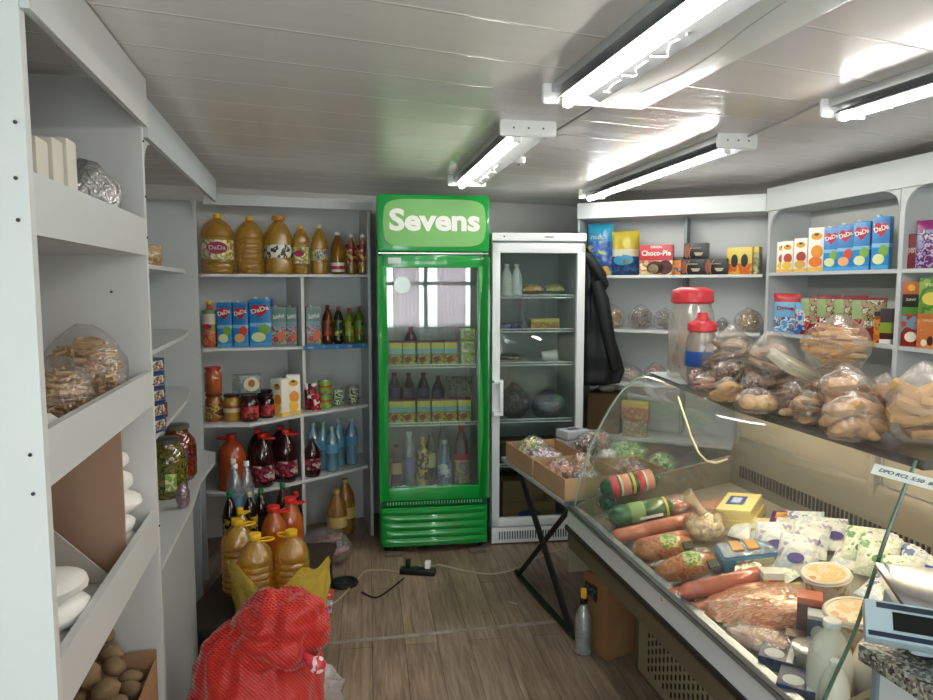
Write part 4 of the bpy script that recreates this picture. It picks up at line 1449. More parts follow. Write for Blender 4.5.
for k, px in enumerate((395.5, 408.5, 423.5, 437.8, 450.5, 464)):
    again(c, f'small yellow carton on the lower wire shelf of the green fridge, {words[k]}', gloc(px, .13, Z2 + .004), ga, (1, 1, .97), 'cartons on the lower wire shelf of the green fridge')
b = None
for k, (px, nm) in enumerate(((395, 'left'), (409, 'middle'), (423.5, 'right'))):
    lab = f'dark cola bottle behind the yellow cartons in the green fridge, {nm} of three'
    l = gloc(px, .30, Z2 + .004)
    b = bottle('cola_bottle', lab, 'bottle', l, .29, .040, COLA, mat('7a2a20', .4), 'coke', mat('4a3a6a', .4), (.45, .68), group='dark cola bottles in the green fridge') if b is None else again(b, lab, l)
again(b, 'dark bottle standing behind the fourth yellow carton in the green fridge', gloc(438, .30, Z2 + .004), 0, (1, 1, .93))
again(b, 'dark bottle behind the cartons on the upper shelf of the green fridge', gloc(411, .30, Z1 + .004), 0, (1, 1, .8))
pouch('bread_bag', 'grey-green crumpled bag on the right of the lower wire shelf in the green fridge', 'bag', gloc(459, .32, Z2 + .004), ga, .17, .26, .10, spots(('6a6c50', '8a8a6a', '4c4e3a'), 30, .2, kind='noise'))
t = None  # added boxes standing in for a reflection on the fridge glass
for k, nm in enumerate(('bottom', 'middle', 'top')):
    l = gloc(467, .17, Z1 + .004 + .078 * k)
    packet('reflection_box', f'pale yellow and green box added to stand for a reflection at the right of the green fridge, {nm} one', 'box', l, ga, .085, .08, .075, bands([(0, 'e0d878'), (.35, '7fae5a'), (.6, 'e8e0a0')], .075, blotch=(('e0d878', '7fae5a', 'e8e4c0'), 40, 0, 1)))
# bottom row
BG = 'bottles at the bottom of the green fridge'
zb = Z3 + .001
bottle('tea_bottle', 'small brown drink bottle with cream label at the bottom left of the green fridge', 'bottle', gloc(396.5, .12, zb), .27, .036, liquid('4a2418', .4), mat('2c3a30', .4), 'coke', mat('c9a070', .5), (.32, .58), group=BG)
bottle('water_bottle', 'clear water bottle with lilac label at the bottom of the green fridge', 'bottle', gloc(409.5, .14, zb), .335, .042, PET, WHITE, 'slim', mat('7a7ab0', .4), (.28, .50), group=BG)
GOLDP = spots(('c9a83a', '2a2410', 'd8c05a', '3a3214'), 55, .3)
bottle('soft_drink_bottle', 'gold and black patterned drink bottle at the bottom of the green fridge', 'bottle', gloc(422.5, .11, zb), .305, .038, GOLDP, mat('c9b83a', .4), 'coke', group=BG)
bottle('soft_drink_bottle', 'green bottle with pale label half hidden behind the gold patterned bottle', 'bottle', gloc(430.5, .22, zb), .31, .034, liquid('3a5a1c', .4), CAP_G, 'coke', mat('d8d88a', .4), (.3, .6), group=BG)
bottle('water_bottle', 'blue water bottle with white cap in front at the bottom of the green fridge', 'bottle', gloc(444.5, .10, zb), .285, .037, PET_BLUE, WHITE, 'slim', spots(('e0f0f6', '3a8ac0', '2a3a9a'), 40), (.22, .55), group=BG)
bottle('soft_drink_bottle', 'grey-blue bottle behind the blue water bottle in the green fridge', 'bottle', gloc(443, .26, zb), .36, .040, mat('5a707a', .15, coat=.5), mat('8aa0b0', .4), 'slim', group=BG)
bottle('tea_bottle', 'tall dark cold tea bottle with red cap at the bottom right of the green fridge', 'bottle', gloc(461.5, .13, zb), .375, .046, JUICE_DARK, CAP_R, 'slim', bands([(0, 'c9a83a'), (.12, 'd8d8c0'), (.42, 'b01c24')], .375, blotch=(('c9a83a', '8fb8c8', 'b03a24', '6f9a3a'), 30, .02, .4)), (.04, .52), group=BG)

# ================================================================== THE WHITE FRIDGE
WP = mat('e3e8ea', .3, coat=.3)
w0, w1 = Z(491.5, 545.5, 0), Z(581, 541, 0)
WW = (w1 - w0).length
wa = math.atan2(w1.y - w0.y, w1.x - w0.x)
wf = thing('display_fridge', 'white glass-door fridge with wire shelves, right of the green fridge', 'fridge', (w0.x, w0.y, 0), wa)
WH, WD = 1.91, .55
shell(wf, WW, WD, .02, WH - .05, WP, mat('bcc2c2', .4), .05, .028)
MB().box((WW / 2, WD / 2, WH - .025), (WW + .01, WD + .02, .05), ch=.008).build('top_cap', WP, wf)
MB().box((WW * .60, -.0105, WH - .024), (.055, .002, .009), ch=.0008).build('badge', mat('8a9094', .3, .5), wf)
MB().lathe([(.005, 0), (.005, .002)], 10, (WW * .12, -.0112, WH - .024), rot=(PI / 2, 0, 0)).build('key_hole', mat('3a3c3e', .4), wf)
dz0, dz1 = .115, 1.85
gx0, gx1, gz0, gz1 = .048, WW - .048, .165, 1.79
door = MB()
for c, s in (((gx0 / 2, .02, (dz0 + dz1) / 2), (gx0, .045, dz1 - dz0)), ((WW - .024, .02, (dz0 + dz1) / 2), (.048, .045, dz1 - dz0)),
             ((WW / 2, .02, (gz1 + dz1) / 2), (WW, .045, dz1 - gz1)), ((WW / 2, .02, (gz0 + dz0) / 2), (WW, .045, gz0 - dz0))):
    door.box(c, s, ch=.005)
door = door.build('door', WP, wf)
MB().box((WW / 2, .024, (gz0 + gz1) / 2), (gx1 - gx0 + .01, .008, gz1 - gz0 + .01)).build('glass_pane', pane_mat('e8efee', .07, .5), door)
mb = MB()
mb.box((.050, -.045, .925), (.022, .018, .215), ch=.006)
mb.box((.032, -.025, 1.022), (.058, .05, .022), ch=.005); mb.box((.032, -.025, .828), (.058, .05, .022), ch=.005)
mb.build('handle', WP, door)
MB().box((WW / 2, .03, .060), (WW, .06, .10), ch=.006).build('kick_plate', WP, wf)
for k in range(30):
    MB().box((.05 + (WW - .1) * k / 29, -.001, .060), (.007, .004, .050)).build('vent_slot', mat('3a3f42', .5), wf)
WZ = (1.520, 1.312, 1.105, .750, .47)
for z in WZ:
    wire_shelf(wf, WW, z, .08, .49, n=24)


def wloc(px, y, z):
    c, s = math.cos(wa), math.sin(wa)
    lo, hi = 0.0, WW
    for _ in range(30):
        m_ = (lo + hi) / 2
        w_ = Vector((w0.x + c * m_ - s * y, w0.y + s * m_ + c * y, z))
        p = (w_.x * 700) / (w_.y * math.cos(PITCH) - (z - EYE) * math.sin(PITCH)) + 466.5
        if p < px:
            lo = m_
        else:
            hi = m_
    return w_


b = bottle('milk_bottle', 'white dairy bottle with red mark, left of two in the white fridge', 'bottle', wloc(506.5, .16, WZ[0] + .004), .205, .036, mat('f0f0ea', .3, coat=.3), WHITE, 'milk', bands([(0, 'e8e8e0'), (.5, 'c94a5a'), (.6, 'e8e8e0')], .2), (.2, .42), group='white dairy bottles in the white fridge')
again(b, 'white dairy bottle, right one of the two on the top shelf in the white fridge', wloc(516.5, .18, WZ[0] + .004))
pouch('pasta_packet', 'pale yellow packet lying on the top shelf of the white fridge', 'packet', wloc(534, .20, WZ[0] + .045), 0, .14, .12, .06, spots(('d8d09a', 'c9c07a', 'e8e4c8'), 40, .25, kind='noise'), rot=(-1.35, 0, wa), group='pale yellow packets')
pouch('pasta_packet', 'pale yellow packet at the right end of the top shelf of the white fridge', 'packet', wloc(557, .20, WZ[0] + .045), 0, .13, .12, .06, spots(('d8d09a', 'c9c07a', 'e8e4c8'), 40, .25, kind='noise'), rot=(-1.35, 0, wa), group='pale yellow packets')
packet('butter_box', 'flat dark blue box on the second shelf of the white fridge', 'box', wloc(512, .18, WZ[1] + .004), wa, .17, .12, .045, spots(('4a4a7a', '8a7a8a', '2c3460'), 50))
packet('butter_box', 'flat yellow box on the second shelf of the white fridge', 'box', wloc(543, .18, WZ[1] + .004), wa, .18, .12, .075, bands([(0, 'b8844a'), (.4, 'd8c05a'), (.8, 'e0d080')], .075, blotch=(('d8c05a', 'b8844a', 'c9985a'), 30, .1, .7)))
t = thing('meat_tray', 'dark meat in a flat tray on the third shelf of the white fridge', 'tray', wloc(511, .18, WZ[2] + .004), wa)
MB().box((0, 0, .012), (.18, .13, .024), ch=.006).build('tray', mat('8a8c8a', .5), t)
MB().blob((0, 0, .035), (.08, .055, .022), 3, .2).build('meat', mat('5a2a28', .35), t)
MB().blob((0, 0, .036), (.088, .062, .03), 3, .1).build('wrap', FILM, t)
t = thing('plastic_cup', 'round white plastic tub lying on its side on the third shelf of the white fridge', 'tub', wloc(549, .18, WZ[2] + .045), 0, rot=(0, PI / 2, wa))
MB().lathe([(.030, -.05), (.040, .03), (.043, .035), (.043, .042)], 20).build('tub', WHITE, t)
MB().lathe([(.0435, .0425), (.0435, .05), (.02, .052)], 20).build('lid', mat('d8dcdc', .35), t)
MB().box((0, 0, -.052), (.02, .02, .002)).build('label', mat('6a4a4a', .5), t)
plastic_bag('frozen_food_bag', 'black and silver bag on the fourth shelf of the white fridge', 'bag', wloc(514, .22, WZ[3] + .006), (.095, .11, .115), wa, seed=6, m=film('d0d4dc', .12, .25, .15, 30, 1), fill='bean', fm=[mat('1c1e22', .3), mat('3a3c4a', .3)], n=140, size=.035)
plastic_bag('frozen_food_bag', 'blue and silver striped bag slumped on the fourth shelf of the white fridge', 'bag', wloc(548, .20, WZ[3] + .006), (.105, .11, .095), wa, seed=9, m=film('d0d8e8', .15, .3, .15, 30, 1), fill='stick', fm=[mat('2a3a7a', .25), mat('8a9ab8', .2, .3)], n=90, size=.03, pinch=.3)
CB2 = mat('8f7450', .8, var=.1)
closed_box('lower cardboard box with blue oval mark inside the white fridge', wloc(524, .24, .071), wa, .34, .3, .165, CB2, oval=mat('2a3a6a', .5))
closed_box('small cardboard box on top of the blue-marked box inside the white fridge', wloc(519, .22, .2375), wa, .26, .26, .13, CB2)
closed_box('flat cardboard box on the lowest wire shelf of the white fridge', wloc(528, .24, WZ[4] + .004), wa, .40, .3, .12, mat('6f5a40', .8))

# ---- black jacket hanging on the side of the white fridge
jk = thing('jacket', 'black padded jacket hanging on the right side of the white fridge', 'jacket', (0, 0, 0))
sp_ = [(1.83, .725, .760, .02), (1.78, .72, .80, .04), (1.68, .72, .875, .06), (1.60, .72, .895, .07), (1.54, .72, .86, .07), (1.45, .72, .89, .075), (1.3, .72, .93, .08), (1.15, .715, .98, .085), (1.06, .72, 1.01, .085), (.985, .72, .98, .08), (.965, .74, .87, .05)]
def fn(u, v):
    t_ = v * (len(sp_) - 1); i = min(int(t_), len(sp_) - 2); f = t_ - i
    z, xa, xb, dp = [sp_[i][k] * (1 - f) + sp_[i + 1][k] * f for k in range(4)]
    a = 2 * PI * u
    n = noise.noise(Vector((u * 9, v * 4, 2))) * .016 + .010 * math.sin(a * 7 + v * 3) + .006 * math.sin(v * 34)
    x = (xa + xb) / 2 + (xb - xa) / 2 * math.cos(a) * (1 + 0 * n)
    y = 4.43 + dp * math.sin(a) + n
    if x < .722:
        x = .722
    return (x, y, z)
JACK = mat('15191c', .65, bump=.25, bscale=40)
MB().grid(fn, 48, 50).build('body', JACK, jk, sharp=1.5)
mb = MB().tube([(.80, 4.355, 1.62), (.84, 4.345, 1.5), (.865, 4.34, 1.36), (.90, 4.34, 1.2), (.93, 4.345, 1.08)], [.035, .045, .042, .038, .032], 12)
mb.build('sleeve', JACK, jk)
mb = MB().tube([(.74, 4.40, 1.79), (.78, 4.375, 1.74), (.83, 4.37, 1.66), (.87, 4.38, 1.60)], [.02, .03, .032, .02], 10)
mb.build('hood', JACK, jk)
MB().tube([(.72, 4.43, 1.86), (.735, 4.43, 1.875), (.745, 4.43, 1.84)], .004, 6).build('hanging_loop', JACK, jk)

# ================================================================== BACK RIGHT CORNER UNIT GOODS
rba = math.atan2(rbd.y, rbd.x)
def rbp(px, o, z):
    lo, hi = 0.0, 1.0
    for _ in range(30):
        m_ = (lo + hi) / 2
        w_ = rb(m_, o, z + .0006)
        p = (w_.x * 700) / (w_.y * math.cos(PITCH) - (z - EYE) * math.sin(PITCH)) + 466.5
        if p < px:
            lo = m_
        else:
            hi = m_
    return w_
face = rba
T = 1.664
pouch('snack_bag', 'big bright blue printed bag at the left end of the top corner shelf', 'bag', rbp(600, .12, T), face, .18, .345, .09,
      bands([(0, '2a4a9a'), (.55, '2c8ab8'), (.85, '2f9ac0')], .33, blotch=(('2a4a9a', '3a6ab0', '5a7ac0', 'b8c46a'), 22, .0, .68)), text='nuka', tm=mat('a8c0c8', .4), tz=.74, parts=[(mat('c9a040', .4), .28, .1, .14, .08)])
pouch('snack_bag', 'yellow and blue shiny bag next to the big blue bag', 'bag', rbp(625, .11, T), face, .185, .29, .11,
      bands([(0, '1c3a6a'), (.42, 'c9c8b0'), (.58, 'b8a83a')], .29, blotch=(('1c3a6a', '2a5a8a', '16305a'), 22, .0, .42)), parts=[(mat('3a8ab0', .4), .0, .34, .36, .12), (mat('c9a84a', .4), .1, .3, .12, .05)])
t = packet('cake_box', 'red box of chocolate pies on the top corner shelf', 'box', rbp(656.5, .09, T), face + .1, .205, .13, .19, bands([(0, 'd8c8a0'), (.48, 'b81c30')], .19, rough=.3, blotch=(('d8c8a0', 'c9b080', 'a8784a', 'e8dcc0'), 18, 0, .48)),
           text='Choco-Pie', text2='ORION', tz=.72, ts=.24, tw=.88, pic=[(mat('4a1c18', .4), .28, .25, .22, .24), (mat('4a1c18', .4), -.02, .24, .26, .22), (mat('e8d8a0', .4), -.08, .2, .15, .16)])
packet('tea_box', 'small orange box with black top between the red box and dark boxes', 'box', rbp(677, .11, T), face, .075, .08, .112, bands([(0, 'e0842c'), (.82, '1c1a1a')], .112, blotch=(('e0842c', 'e8a040', '3a5a9a'), 40, .1, .6)))
CB = bands([(0, '141214'), (1, '141214')], .1, rough=.3)
def coffee(label, loc, w=.145):
    t = packet('coffee_box', label, 'box', loc, face - .0, w, .09, .097, mat('151315', .3), 'black and brown coffee boxes', 'ESPRESSO', mat('c9b89a', .4), .68, .10, tw=.42, pic=[(mat('8a4a34', .35), -.36, .5, .135, .44)])
    mb = MB().tube([(-w * .22, -.0465, .004), (-w * .27, -.0465, .03), (-w * .24, -.0465, .06), (-w * .12, -.0465, .093)][::-1], .0022, 5)
    mb.build('gold_band', mat('c9946a', .35), t)
    flat(MB(), [(-1, .5), (1, .5), (.6, -.5), (-.6, -.5)], (w * .12, -.0454, .030), (w * .2, .02)).build('cup_picture', mat('b8b090', .4), t)
    return t
coffee('lower one of the two stacked black coffee boxes on the top corner shelf', rbp(693.5, .09, T))
coffee('upper one of the two stacked black coffee boxes', rbp(696, .09, T) + Vector((0, 0, .0985)))
coffee('single black coffee box right of the stacked pair', rbp(717, .08, T), .135)
packet('tea_box', 'narrow black box at the right side of the coffee boxes', 'box', rbp(727.5, .10, T), face, .03, .08, .09, mat('17171a', .35))
packet('sweets_box', 'yellow box with two dark ovals at the right end of the top corner shelf', 'box', rbp(741.5, .075, T), face - .25, .15, .09, .165, bands([(0, 'c9642c'), (.3, 'd8c04a')], .165, blotch=(('d8a83a', 'c9642c'), 30, .0, .4)),
       pic=[(mat('1c1a1c', .4), -.2, .5, .14, .24), (mat('1c1a1c', .4), .2, .5, .14, .24)])
packet('tea_box', 'green printed box beside the yellow box on the top corner shelf', 'box', rbp(756, .065, T), face - .2, .045, .08, .165, bands([(0, '7a8a6a'), (.6, 'a8a850'), (.8, 'd8c04a')], .165, blotch=(('6a8a5a', 'a89a7a', 'c9c0a0'), 40, 0, .7)))
T2 = 1.310
GRN = [[mat('b08a5a', .6), mat('9a7444', .6)], [mat('7a5a44', .6), mat('5a4034', .6), ], [mat('6a6a4a', .6), mat('4c4e34', .6)]]
plastic_bag('nut_bag', 'clear bag of yellow-brown dried snacks, left on the second corner shelf', 'bag', rbp(612, .14, T2), (.085, .08, .085), face, 'clear bags of nuts and dried fruit', 2, film(haze=.12, gloss=.12), fill='nut', fm=[mat('c0974c', .5), mat('a8803c', .5)], n=260, size=.022)
plastic_bag('nut_bag', 'clear bag of dark brown nuts in the middle of the second corner shelf', 'bag', rbp(640, .14, T2), (.08, .075, .085), face, 'clear bags of nuts and dried fruit', 3, film(haze=.12, gloss=.12), fill='nut', fm=GRN[1], n=220, size=.020)
plastic_bag('nut_bag', 'clear bag of dark green dried leaves beside the dark brown nuts', 'bag', rbp(664, .14, T2), (.068, .065, .075), face, 'clear bags of nuts and dried fruit', 4, film(haze=.12, gloss=.12), fill='nut', fm=GRN[2], n=160, size=.020)
plastic_bag('nut_bag', 'grey bag half hidden behind the big red-lidded jar on the corner shelf', 'bag', rbp(722, .13, T2), (.05, .05, .045), face, 'clear bags of nuts and dried fruit', 6, film(haze=.12, gloss=.12), fill='nut', fm=[mat('5a5a64', .5), mat('44444c', .5)], n=90, size=.018)
plastic_bag('nut_bag', 'clear bag of golden dried snacks at the right end of the second corner shelf', 'bag', rbp(748, .12, T2), (.085, .08, .08), face, 'clear bags of nuts and dried fruit', 5, film(haze=.12, gloss=.12), fill='nut', fm=[mat('b8904a', .5), mat('a07a3c', .5)], n=200, size=.020)
T3 = .960
for k, (px, c1, s, nm) in enumerate(((601, 'd8d0a4', (.085, .08, .045), 'flat cream bag at the left of the third corner shelf'), (629, 'd8cba8', (.085, .08, .055), 'flat cream bag in the middle of the third corner shelf'),
                                 (655, 'a86a4c', (.07, .07, .07), 'brownish bag on the third corner shelf beside the large jar'))):
    plastic_bag('grain_bag', nm, 'bag', rbp(px, .13, T3), s, face, 'bags on the third corner shelf', 3 + k, film(haze=.2, gloss=.14), fill='nut', fm=[mat(c1, .6)], n=130, size=.026, pinch=.3)
T4 = .60
closed_box('brown cardboard box with yellow print below the corner shelves', rbp(607, .165, T4), face, .22, .22, .27, mat('7a6044', .8), tape=False)
packet('cake_box', 'yellow and pink printed box below the third corner shelf', 'box', rbp(635, .05, T4 + .0), face, .16, .05, .115, bands([(0, '9aa088'), (.5, 'b8a88a')], .115, blotch=(('9aa088', 'a87a6a', 'c0b89a'), 40, 0, 1)))
packet('cake_box', 'yellow-topped snack box stacked above the patterned box under the corner shelves', 'box', rbp(635, .05, T4) + Vector((0, 0, .117)), face, .175, .06, .12, bands([(0, 'b8784a'), (.6, 'd8b83a')], .12, blotch=(('c98a5a', 'b86a4a', 'd8b07a'), 35, .05, .65)))
plastic_bag('plastic_bag', 'small grey white bag on top of the brown box under the corner shelves', 'bag', rbp(608, .165, T4 + .272), (.07, .06, .035), 0, seed=8, m=film(haze=.4), fill='nut', fm=[mat('b0a8a4', .5)], n=40, size=.03, pinch=.2)

# ================================================================== RIGHT WALL UNIT GOODS
wra = math.atan2(-.984, .176)          # along the front towards the camera
def rp_(px, o, z):
    lo, hi = 4.1, 1.7
    for _ in range(34):
        m_ = (lo + hi) / 2
        w_ = rr_(m_, o, z + .0006)
        p = (w_.x * 700) / (w_.y * math.cos(PITCH) - (z - EYE) * math.sin(PITCH)) + 466.5
        if p < px:
            lo = m_
        else:
            hi = m_
    return w_
U1, U2 = 1.672, 1.325
WG = 'white juice cartons on the right wall unit'
tilt = .55
for px, w_, h_, cols, nm in ((777, .075, .175, ('b84a34', 'e8c03a'), 'leftmost small one'), (789, .080, .178, ('b84a34', 'e8c03a'), 'second small one'), (802, .09, .187, ('a83a2c', 'd8a84a'), 'third one with a red fruit'), (817.5, .105, .235, ('e8952a', 'e87a24'), 'tallest one with oranges')):
    white_carton('white carton on the right wall, ' + nm, rp_(px, .065, U1), wra + tilt, w_ * .82, .06, h_, cols, WG)
for px, fr, h_, nm in ((832, 'apple', .225, 'leftmost with green apple'), (846, 'peach', .232, 'the one with a red peach'), (862, 'apple', .238, 'third one with green apple'), (881, 'apple', .250, 'rightmost and tallest')):
    juice_carton('blue carton on the right wall, ' + nm, rp_(px, .065, U1), wra + tilt, .076, .05, h_, fr, 'blue juice cartons on the right wall unit')
packet('chocolate_box', 'dark red box with pale script at the left of the next bay on the right', 'box', rp_(910, .05, U1), wra + tilt, .060, .05, .155, mat('7a2c34', .35), text='Alpen', tm=mat('c9b0a4', .4), tz=.55, ts=.3, tw=.9)
pouch('coffee_bag', 'purple and silver coffee bag at the right edge of the picture', 'bag', rp_(931, .065, U1), wra + tilt, .13, .21, .05, bands([(0, '6a2a6a'), (.1, '5a1c5c'), (.8, '8a2a6c')], .21, blotch=(('6a2a6a', 'b8a8c0', '4a2060', '8a8ab0'), 30, .02, .8)))
# lower shelf: bags of sweets
t = pouch('sweets_bag', 'blue bag with red top, leftmost on the right wall unit', 'bag', rp_(786, .08, U2), wra + tilt, .155, .225, .05, bands([(0, '5aa8d8'), (.15, '7ab8e0'), (.78, 'c01c2c')], .225, blotch=(('5aa8d8', 'd8e4ec', '2a6ab0', 'c99a6a'), 24, .02, .4)), text='Drive', tm=RED, tz=.62)
pouch('sweets_bag', 'second blue bag beside the blue bag with red top', 'bag', rp_(801, .045, U2), wra + tilt, .08, .175, .04, bands([(0, '2a6ab0'), (.5, '5a9ad0')], .175, blotch=(('2a6ab0', 'b8ccd8', 'b84a4a'), 30, .02, .8)))
GRB = bands([(0, '7a1420'), (.45, '9ab07a'), (.95, '8a1c28')], .21, blotch=(('8a1424', '5a1018', 'c9884a', 'b82a34'), 30, 0, .5))
GRB2 = bands([(0, '9a1c20'), (.40, 'a8b890'), (.95, '8a1c28')], .21, blotch=(('a8b890', 'c8d0b4', '7a1c24', '8aa05a', 'b08a7a'), 34, .3, .95))
g0_ = None
for k, px in enumerate((811, 819, 827, 836, 845, 854, 863, 872)):
    nm = ('leftmost', 'second from the left', 'third from the left', 'fourth from the left', 'fifth from the left', 'sixth from the left', 'seventh from the left', 'rightmost')[k]
    pouch('sweets_bag', 'green, white and dark red bag of sweets in the packed row, ' + nm, 'bag', rp_(px, .075 + .02 * (k % 2), U2), wra + .75, .115, .205 + .008 * (k % 3), .03,
          (GRB if k % 2 == 0 else GRB2), 'row of green and red sweet bags', seed=k, text='KIVI' if k in (0, 2, 7) else None, tz=.4)
packet('sweets_box', 'orange-brown box at the right of the sweet bags', 'box', rp_(877.5, .03, U2), wra + tilt, .032, .03, .15, bands([(0, 'b8641c'), (.85, '1c1814')], .15, blotch=(('b8641c', 'c98a3a', '8a3a1c'), 40, 0, .85)))
packet('sweets_box', 'dark box with green picture and white foot at the end of the sweets row', 'box', rp_(886, .05, U2), wra + tilt, .05, .035, .165, bands([(0, 'e8e4e0'), (.12, '4a1c1c'), (.3, '8aa03a'), (.6, '3a2c2c')], .165))
# coffee and tea boxes in the next bay
def tall(label, px, base, w, h, stops, blotch, tx=None, pic=None, tz=.8):
    return packet('coffee_box', label, 'box', rp_(px, .045, U2) + Vector((0, 0, base)), wra + tilt, w, .05, h, bands(stops, h, rough=.35, blotch=blotch), 'boxes of coffee and tea at the right edge', tx, mat('e0c89a', .4), tz, .1, None, pic, .6)
tall('red coffee box with cup picture, lower left of the four at the right edge', 910, 0, .066, .143, [(0, '8a2420'), (.5, '9a3a2c')], (('8a2420', '6a8a9a', 'a84a34'), 20, .3, .95), None, [(mat('e8e0d0', .4), .1, .3, .36, .16)])
tall('black and orange tea box stacked on the red coffee box', 910, .1435, .068, .145, [(0, '5a8a3c'), (.22, '1c2420'), (.62, 'b85a2c')], None, 'ZAW', [(mat('d8b03a', .4), .0, .82, .22, .1)], .45)
tall('orange box with coffee beans, lower right of the four at the right edge', 930, 0, .095, .150, [(0, 'c9743c'), (.85, 'b8642c')], (('c9743c', 'd88a50'), 12, 0, .8), 'CAPPUCCINO', [(mat('4a2818', .4), .05, .22, .12, .14), (mat('e8dcc8', .4), -.2, .16, .12, .1)], .8)
tall('green tea box with yellow flower stacked on the orange coffee box', 930, .1505, .095, .155, [(0, '6a943c'), (.5, '4a7a34')], (('6a943c', '4a7a34', '86a84a'), 16, 0, 1), 'TESS', [(mat('d8c85a', .4), .0, .42, .36, .18)], .8)

# ================================================================== THE REFRIGERATED COUNTER
CO = Vector((.440, 2.955, 0))
CA = math.atan(.208)
CV, CU = Vector((math.cos(CA), math.sin(CA), 0)), Vector((-math.sin(CA), math.cos(CA), 0))
dc = thing('display_counter', 'long refrigerated deli counter with curved glass front full of packed food', 'counter', CO, CA)
YN = -1.54                                           # near end
def ext(poly, y0, y1, mb=None, m=0):
    """section in (x, z) pulled along the counter"""
    mb = mb or MB()
    n = len(poly)
    vs = [(x, y0, z) for x, z in poly] + [(x, y1, z) for x, z in poly]
    mb._add(vs, [tuple(range(n)), tuple(range(2 * n - 1, n - 1, -1))] + [(i, (i + 1) % n, n + (i + 1) % n, n + i) for i in range(n)], m)
    return mb
STEEL = mat('a9a8a0', .28, .6)
OLIVE = mat('7a7460', .45)
ext([(-.006, .568), (.020, .568), (.020, .632), (.0, .630)], 0, YN).build('front_panel', mat('c3c4c6', .3, coat=.3), dc)
ext([(-.014, .548), (.02, .548), (.02, .566), (-.014, .566)], 0, YN).build('black_bumper', mat('141414', .4), dc)
ext([(.0, .47), (.20, .36), (.21, .375), (.03, .546), (.0, .546)], 0, YN).build('under_rail', mat('5f5843', .5), dc)
ext([(-.004, .633), (.042, .637), (.042, .649), (-.004, .645)], 0, YN).build('top_rail', mat('8d979a', .25, .7), dc)
ext([(-.002, .6455), (.014, .647), (.014, .651), (-.002, .6495)], .0, YN).build('rail_seal', mat('3c4244', .5), dc)
ext([(.034, .50), (.042, .50), (.042, .636), (.034, .636)], -.02, YN + .02).build('well_wall', STEEL, dc)
def deckz(x):
    return .585 + .17 * x
ext([(.043, deckz(.043) - .02), (.76, deckz(.76) - .02), (.76, deckz(.76)), (.043, deckz(.043))], -.02, YN + .02).build('deck', mat('a39e90', .35, .3), dc)
ext([(.76, .50), (.79, .50), (.79, .93), (.76, .86)], -.02, YN + .02).build('rear_wall', mat('7c786c', .4, .3), dc)
for k in range(66):
    MB().box((.7585, -.10 - .0212 * k, .785), (.004, .009, .05)).build('vent_slot', mat('2c2a26', .6), dc)
# rear sliding doors above the well, glass reflection haze painted into their grey-beige
for k, (y0, y1) in enumerate(((-.03, -.84), (-.82, YN + .03))):
    ext([(.795 + .008 * k, .93), (.80 + .008 * k, .93), (.80 + .008 * k, 1.185), (.795 + .008 * k, 1.185)], y0, y1).build('sliding_door', mat('8e897c', .3, coat=.3), dc)
for nm, y in (('end_panel', 0.0), ('end_panel', YN)):
    ext([(.0, .36), (.80, .36), (.80, .84), (.70, .82), (.40, .765), (.20, .71), (.06, .66), (.0, .632)], y - (.015 if y else 0) + (.015 if y else 0), y - .018 if not y else y + .018).build(nm, OLIVE, dc)
# base set back under the rail, with its perforated grille
ext([(.20, .04), (.79, .04), (.79, .49), (.20, .36)], -.27, YN).build('base', mat('57523f', .5), dc)
MB().box((.195, -.27 - .34, .20), (.006, .60, .28), ch=.002).build('kick_panel', mat('8b8468', .45), dc)
mb = MB()
gr = mb
for i in range(15):
    for j in range(6):
        MB().box((.1915, -.40 - .030 * i, .11 + .034 * j + (.017 if i % 2 else 0) * 1), (.002, .011, .020)).build('grille_hole', mat('15140f', .8), dc) if i * 6 + j < 90 else None
for y in (-.32, YN + .1):
    for x in (.25, .72):
        MB().lathe([(.022, 0), (.022, .045)], 10, (x, y, 0)).build('foot', BLACK, dc)
# top shelf and its posts
def edge_off(y):
    """how far behind the rail the top shelf's front edge stands"""
    t_ = -y / 1.55
    return .39 + (.265 - .39) * min(1, t_ * 2) + (.25 - .265) * max(0, t_ * 2 - 1)
pts = [(edge_off(y) - .0, y) for y in (0, -.25, -.5, -.8, -1.2, YN)] + [(.83, YN), (.83, 0)]
MB().prism(pts, 1.196, 1.218).build('top_shelf', mat('85817a', .22, .75), dc)
MB().prism([(edge_off(0) - .02, .004), (edge_off(-.35) - .012, -.35), (edge_off(-.35) + .02, -.35), (edge_off(0) + .10, .004)], 1.2185, 1.2215).build('shelf_trim', mat('e3ebec', .3), dc)
mb = MB()
for y in (-.03, -.82, YN + .03):
    MB().box((.785, y, 1.01), (.022, .022, .37)).build('post', STEEL, dc)
MB().box((.55, -.80, 1.186), (.05, 1.3, .016), ch=.004).build('lamp_cover', mat('d8d8d0', .4), dc)
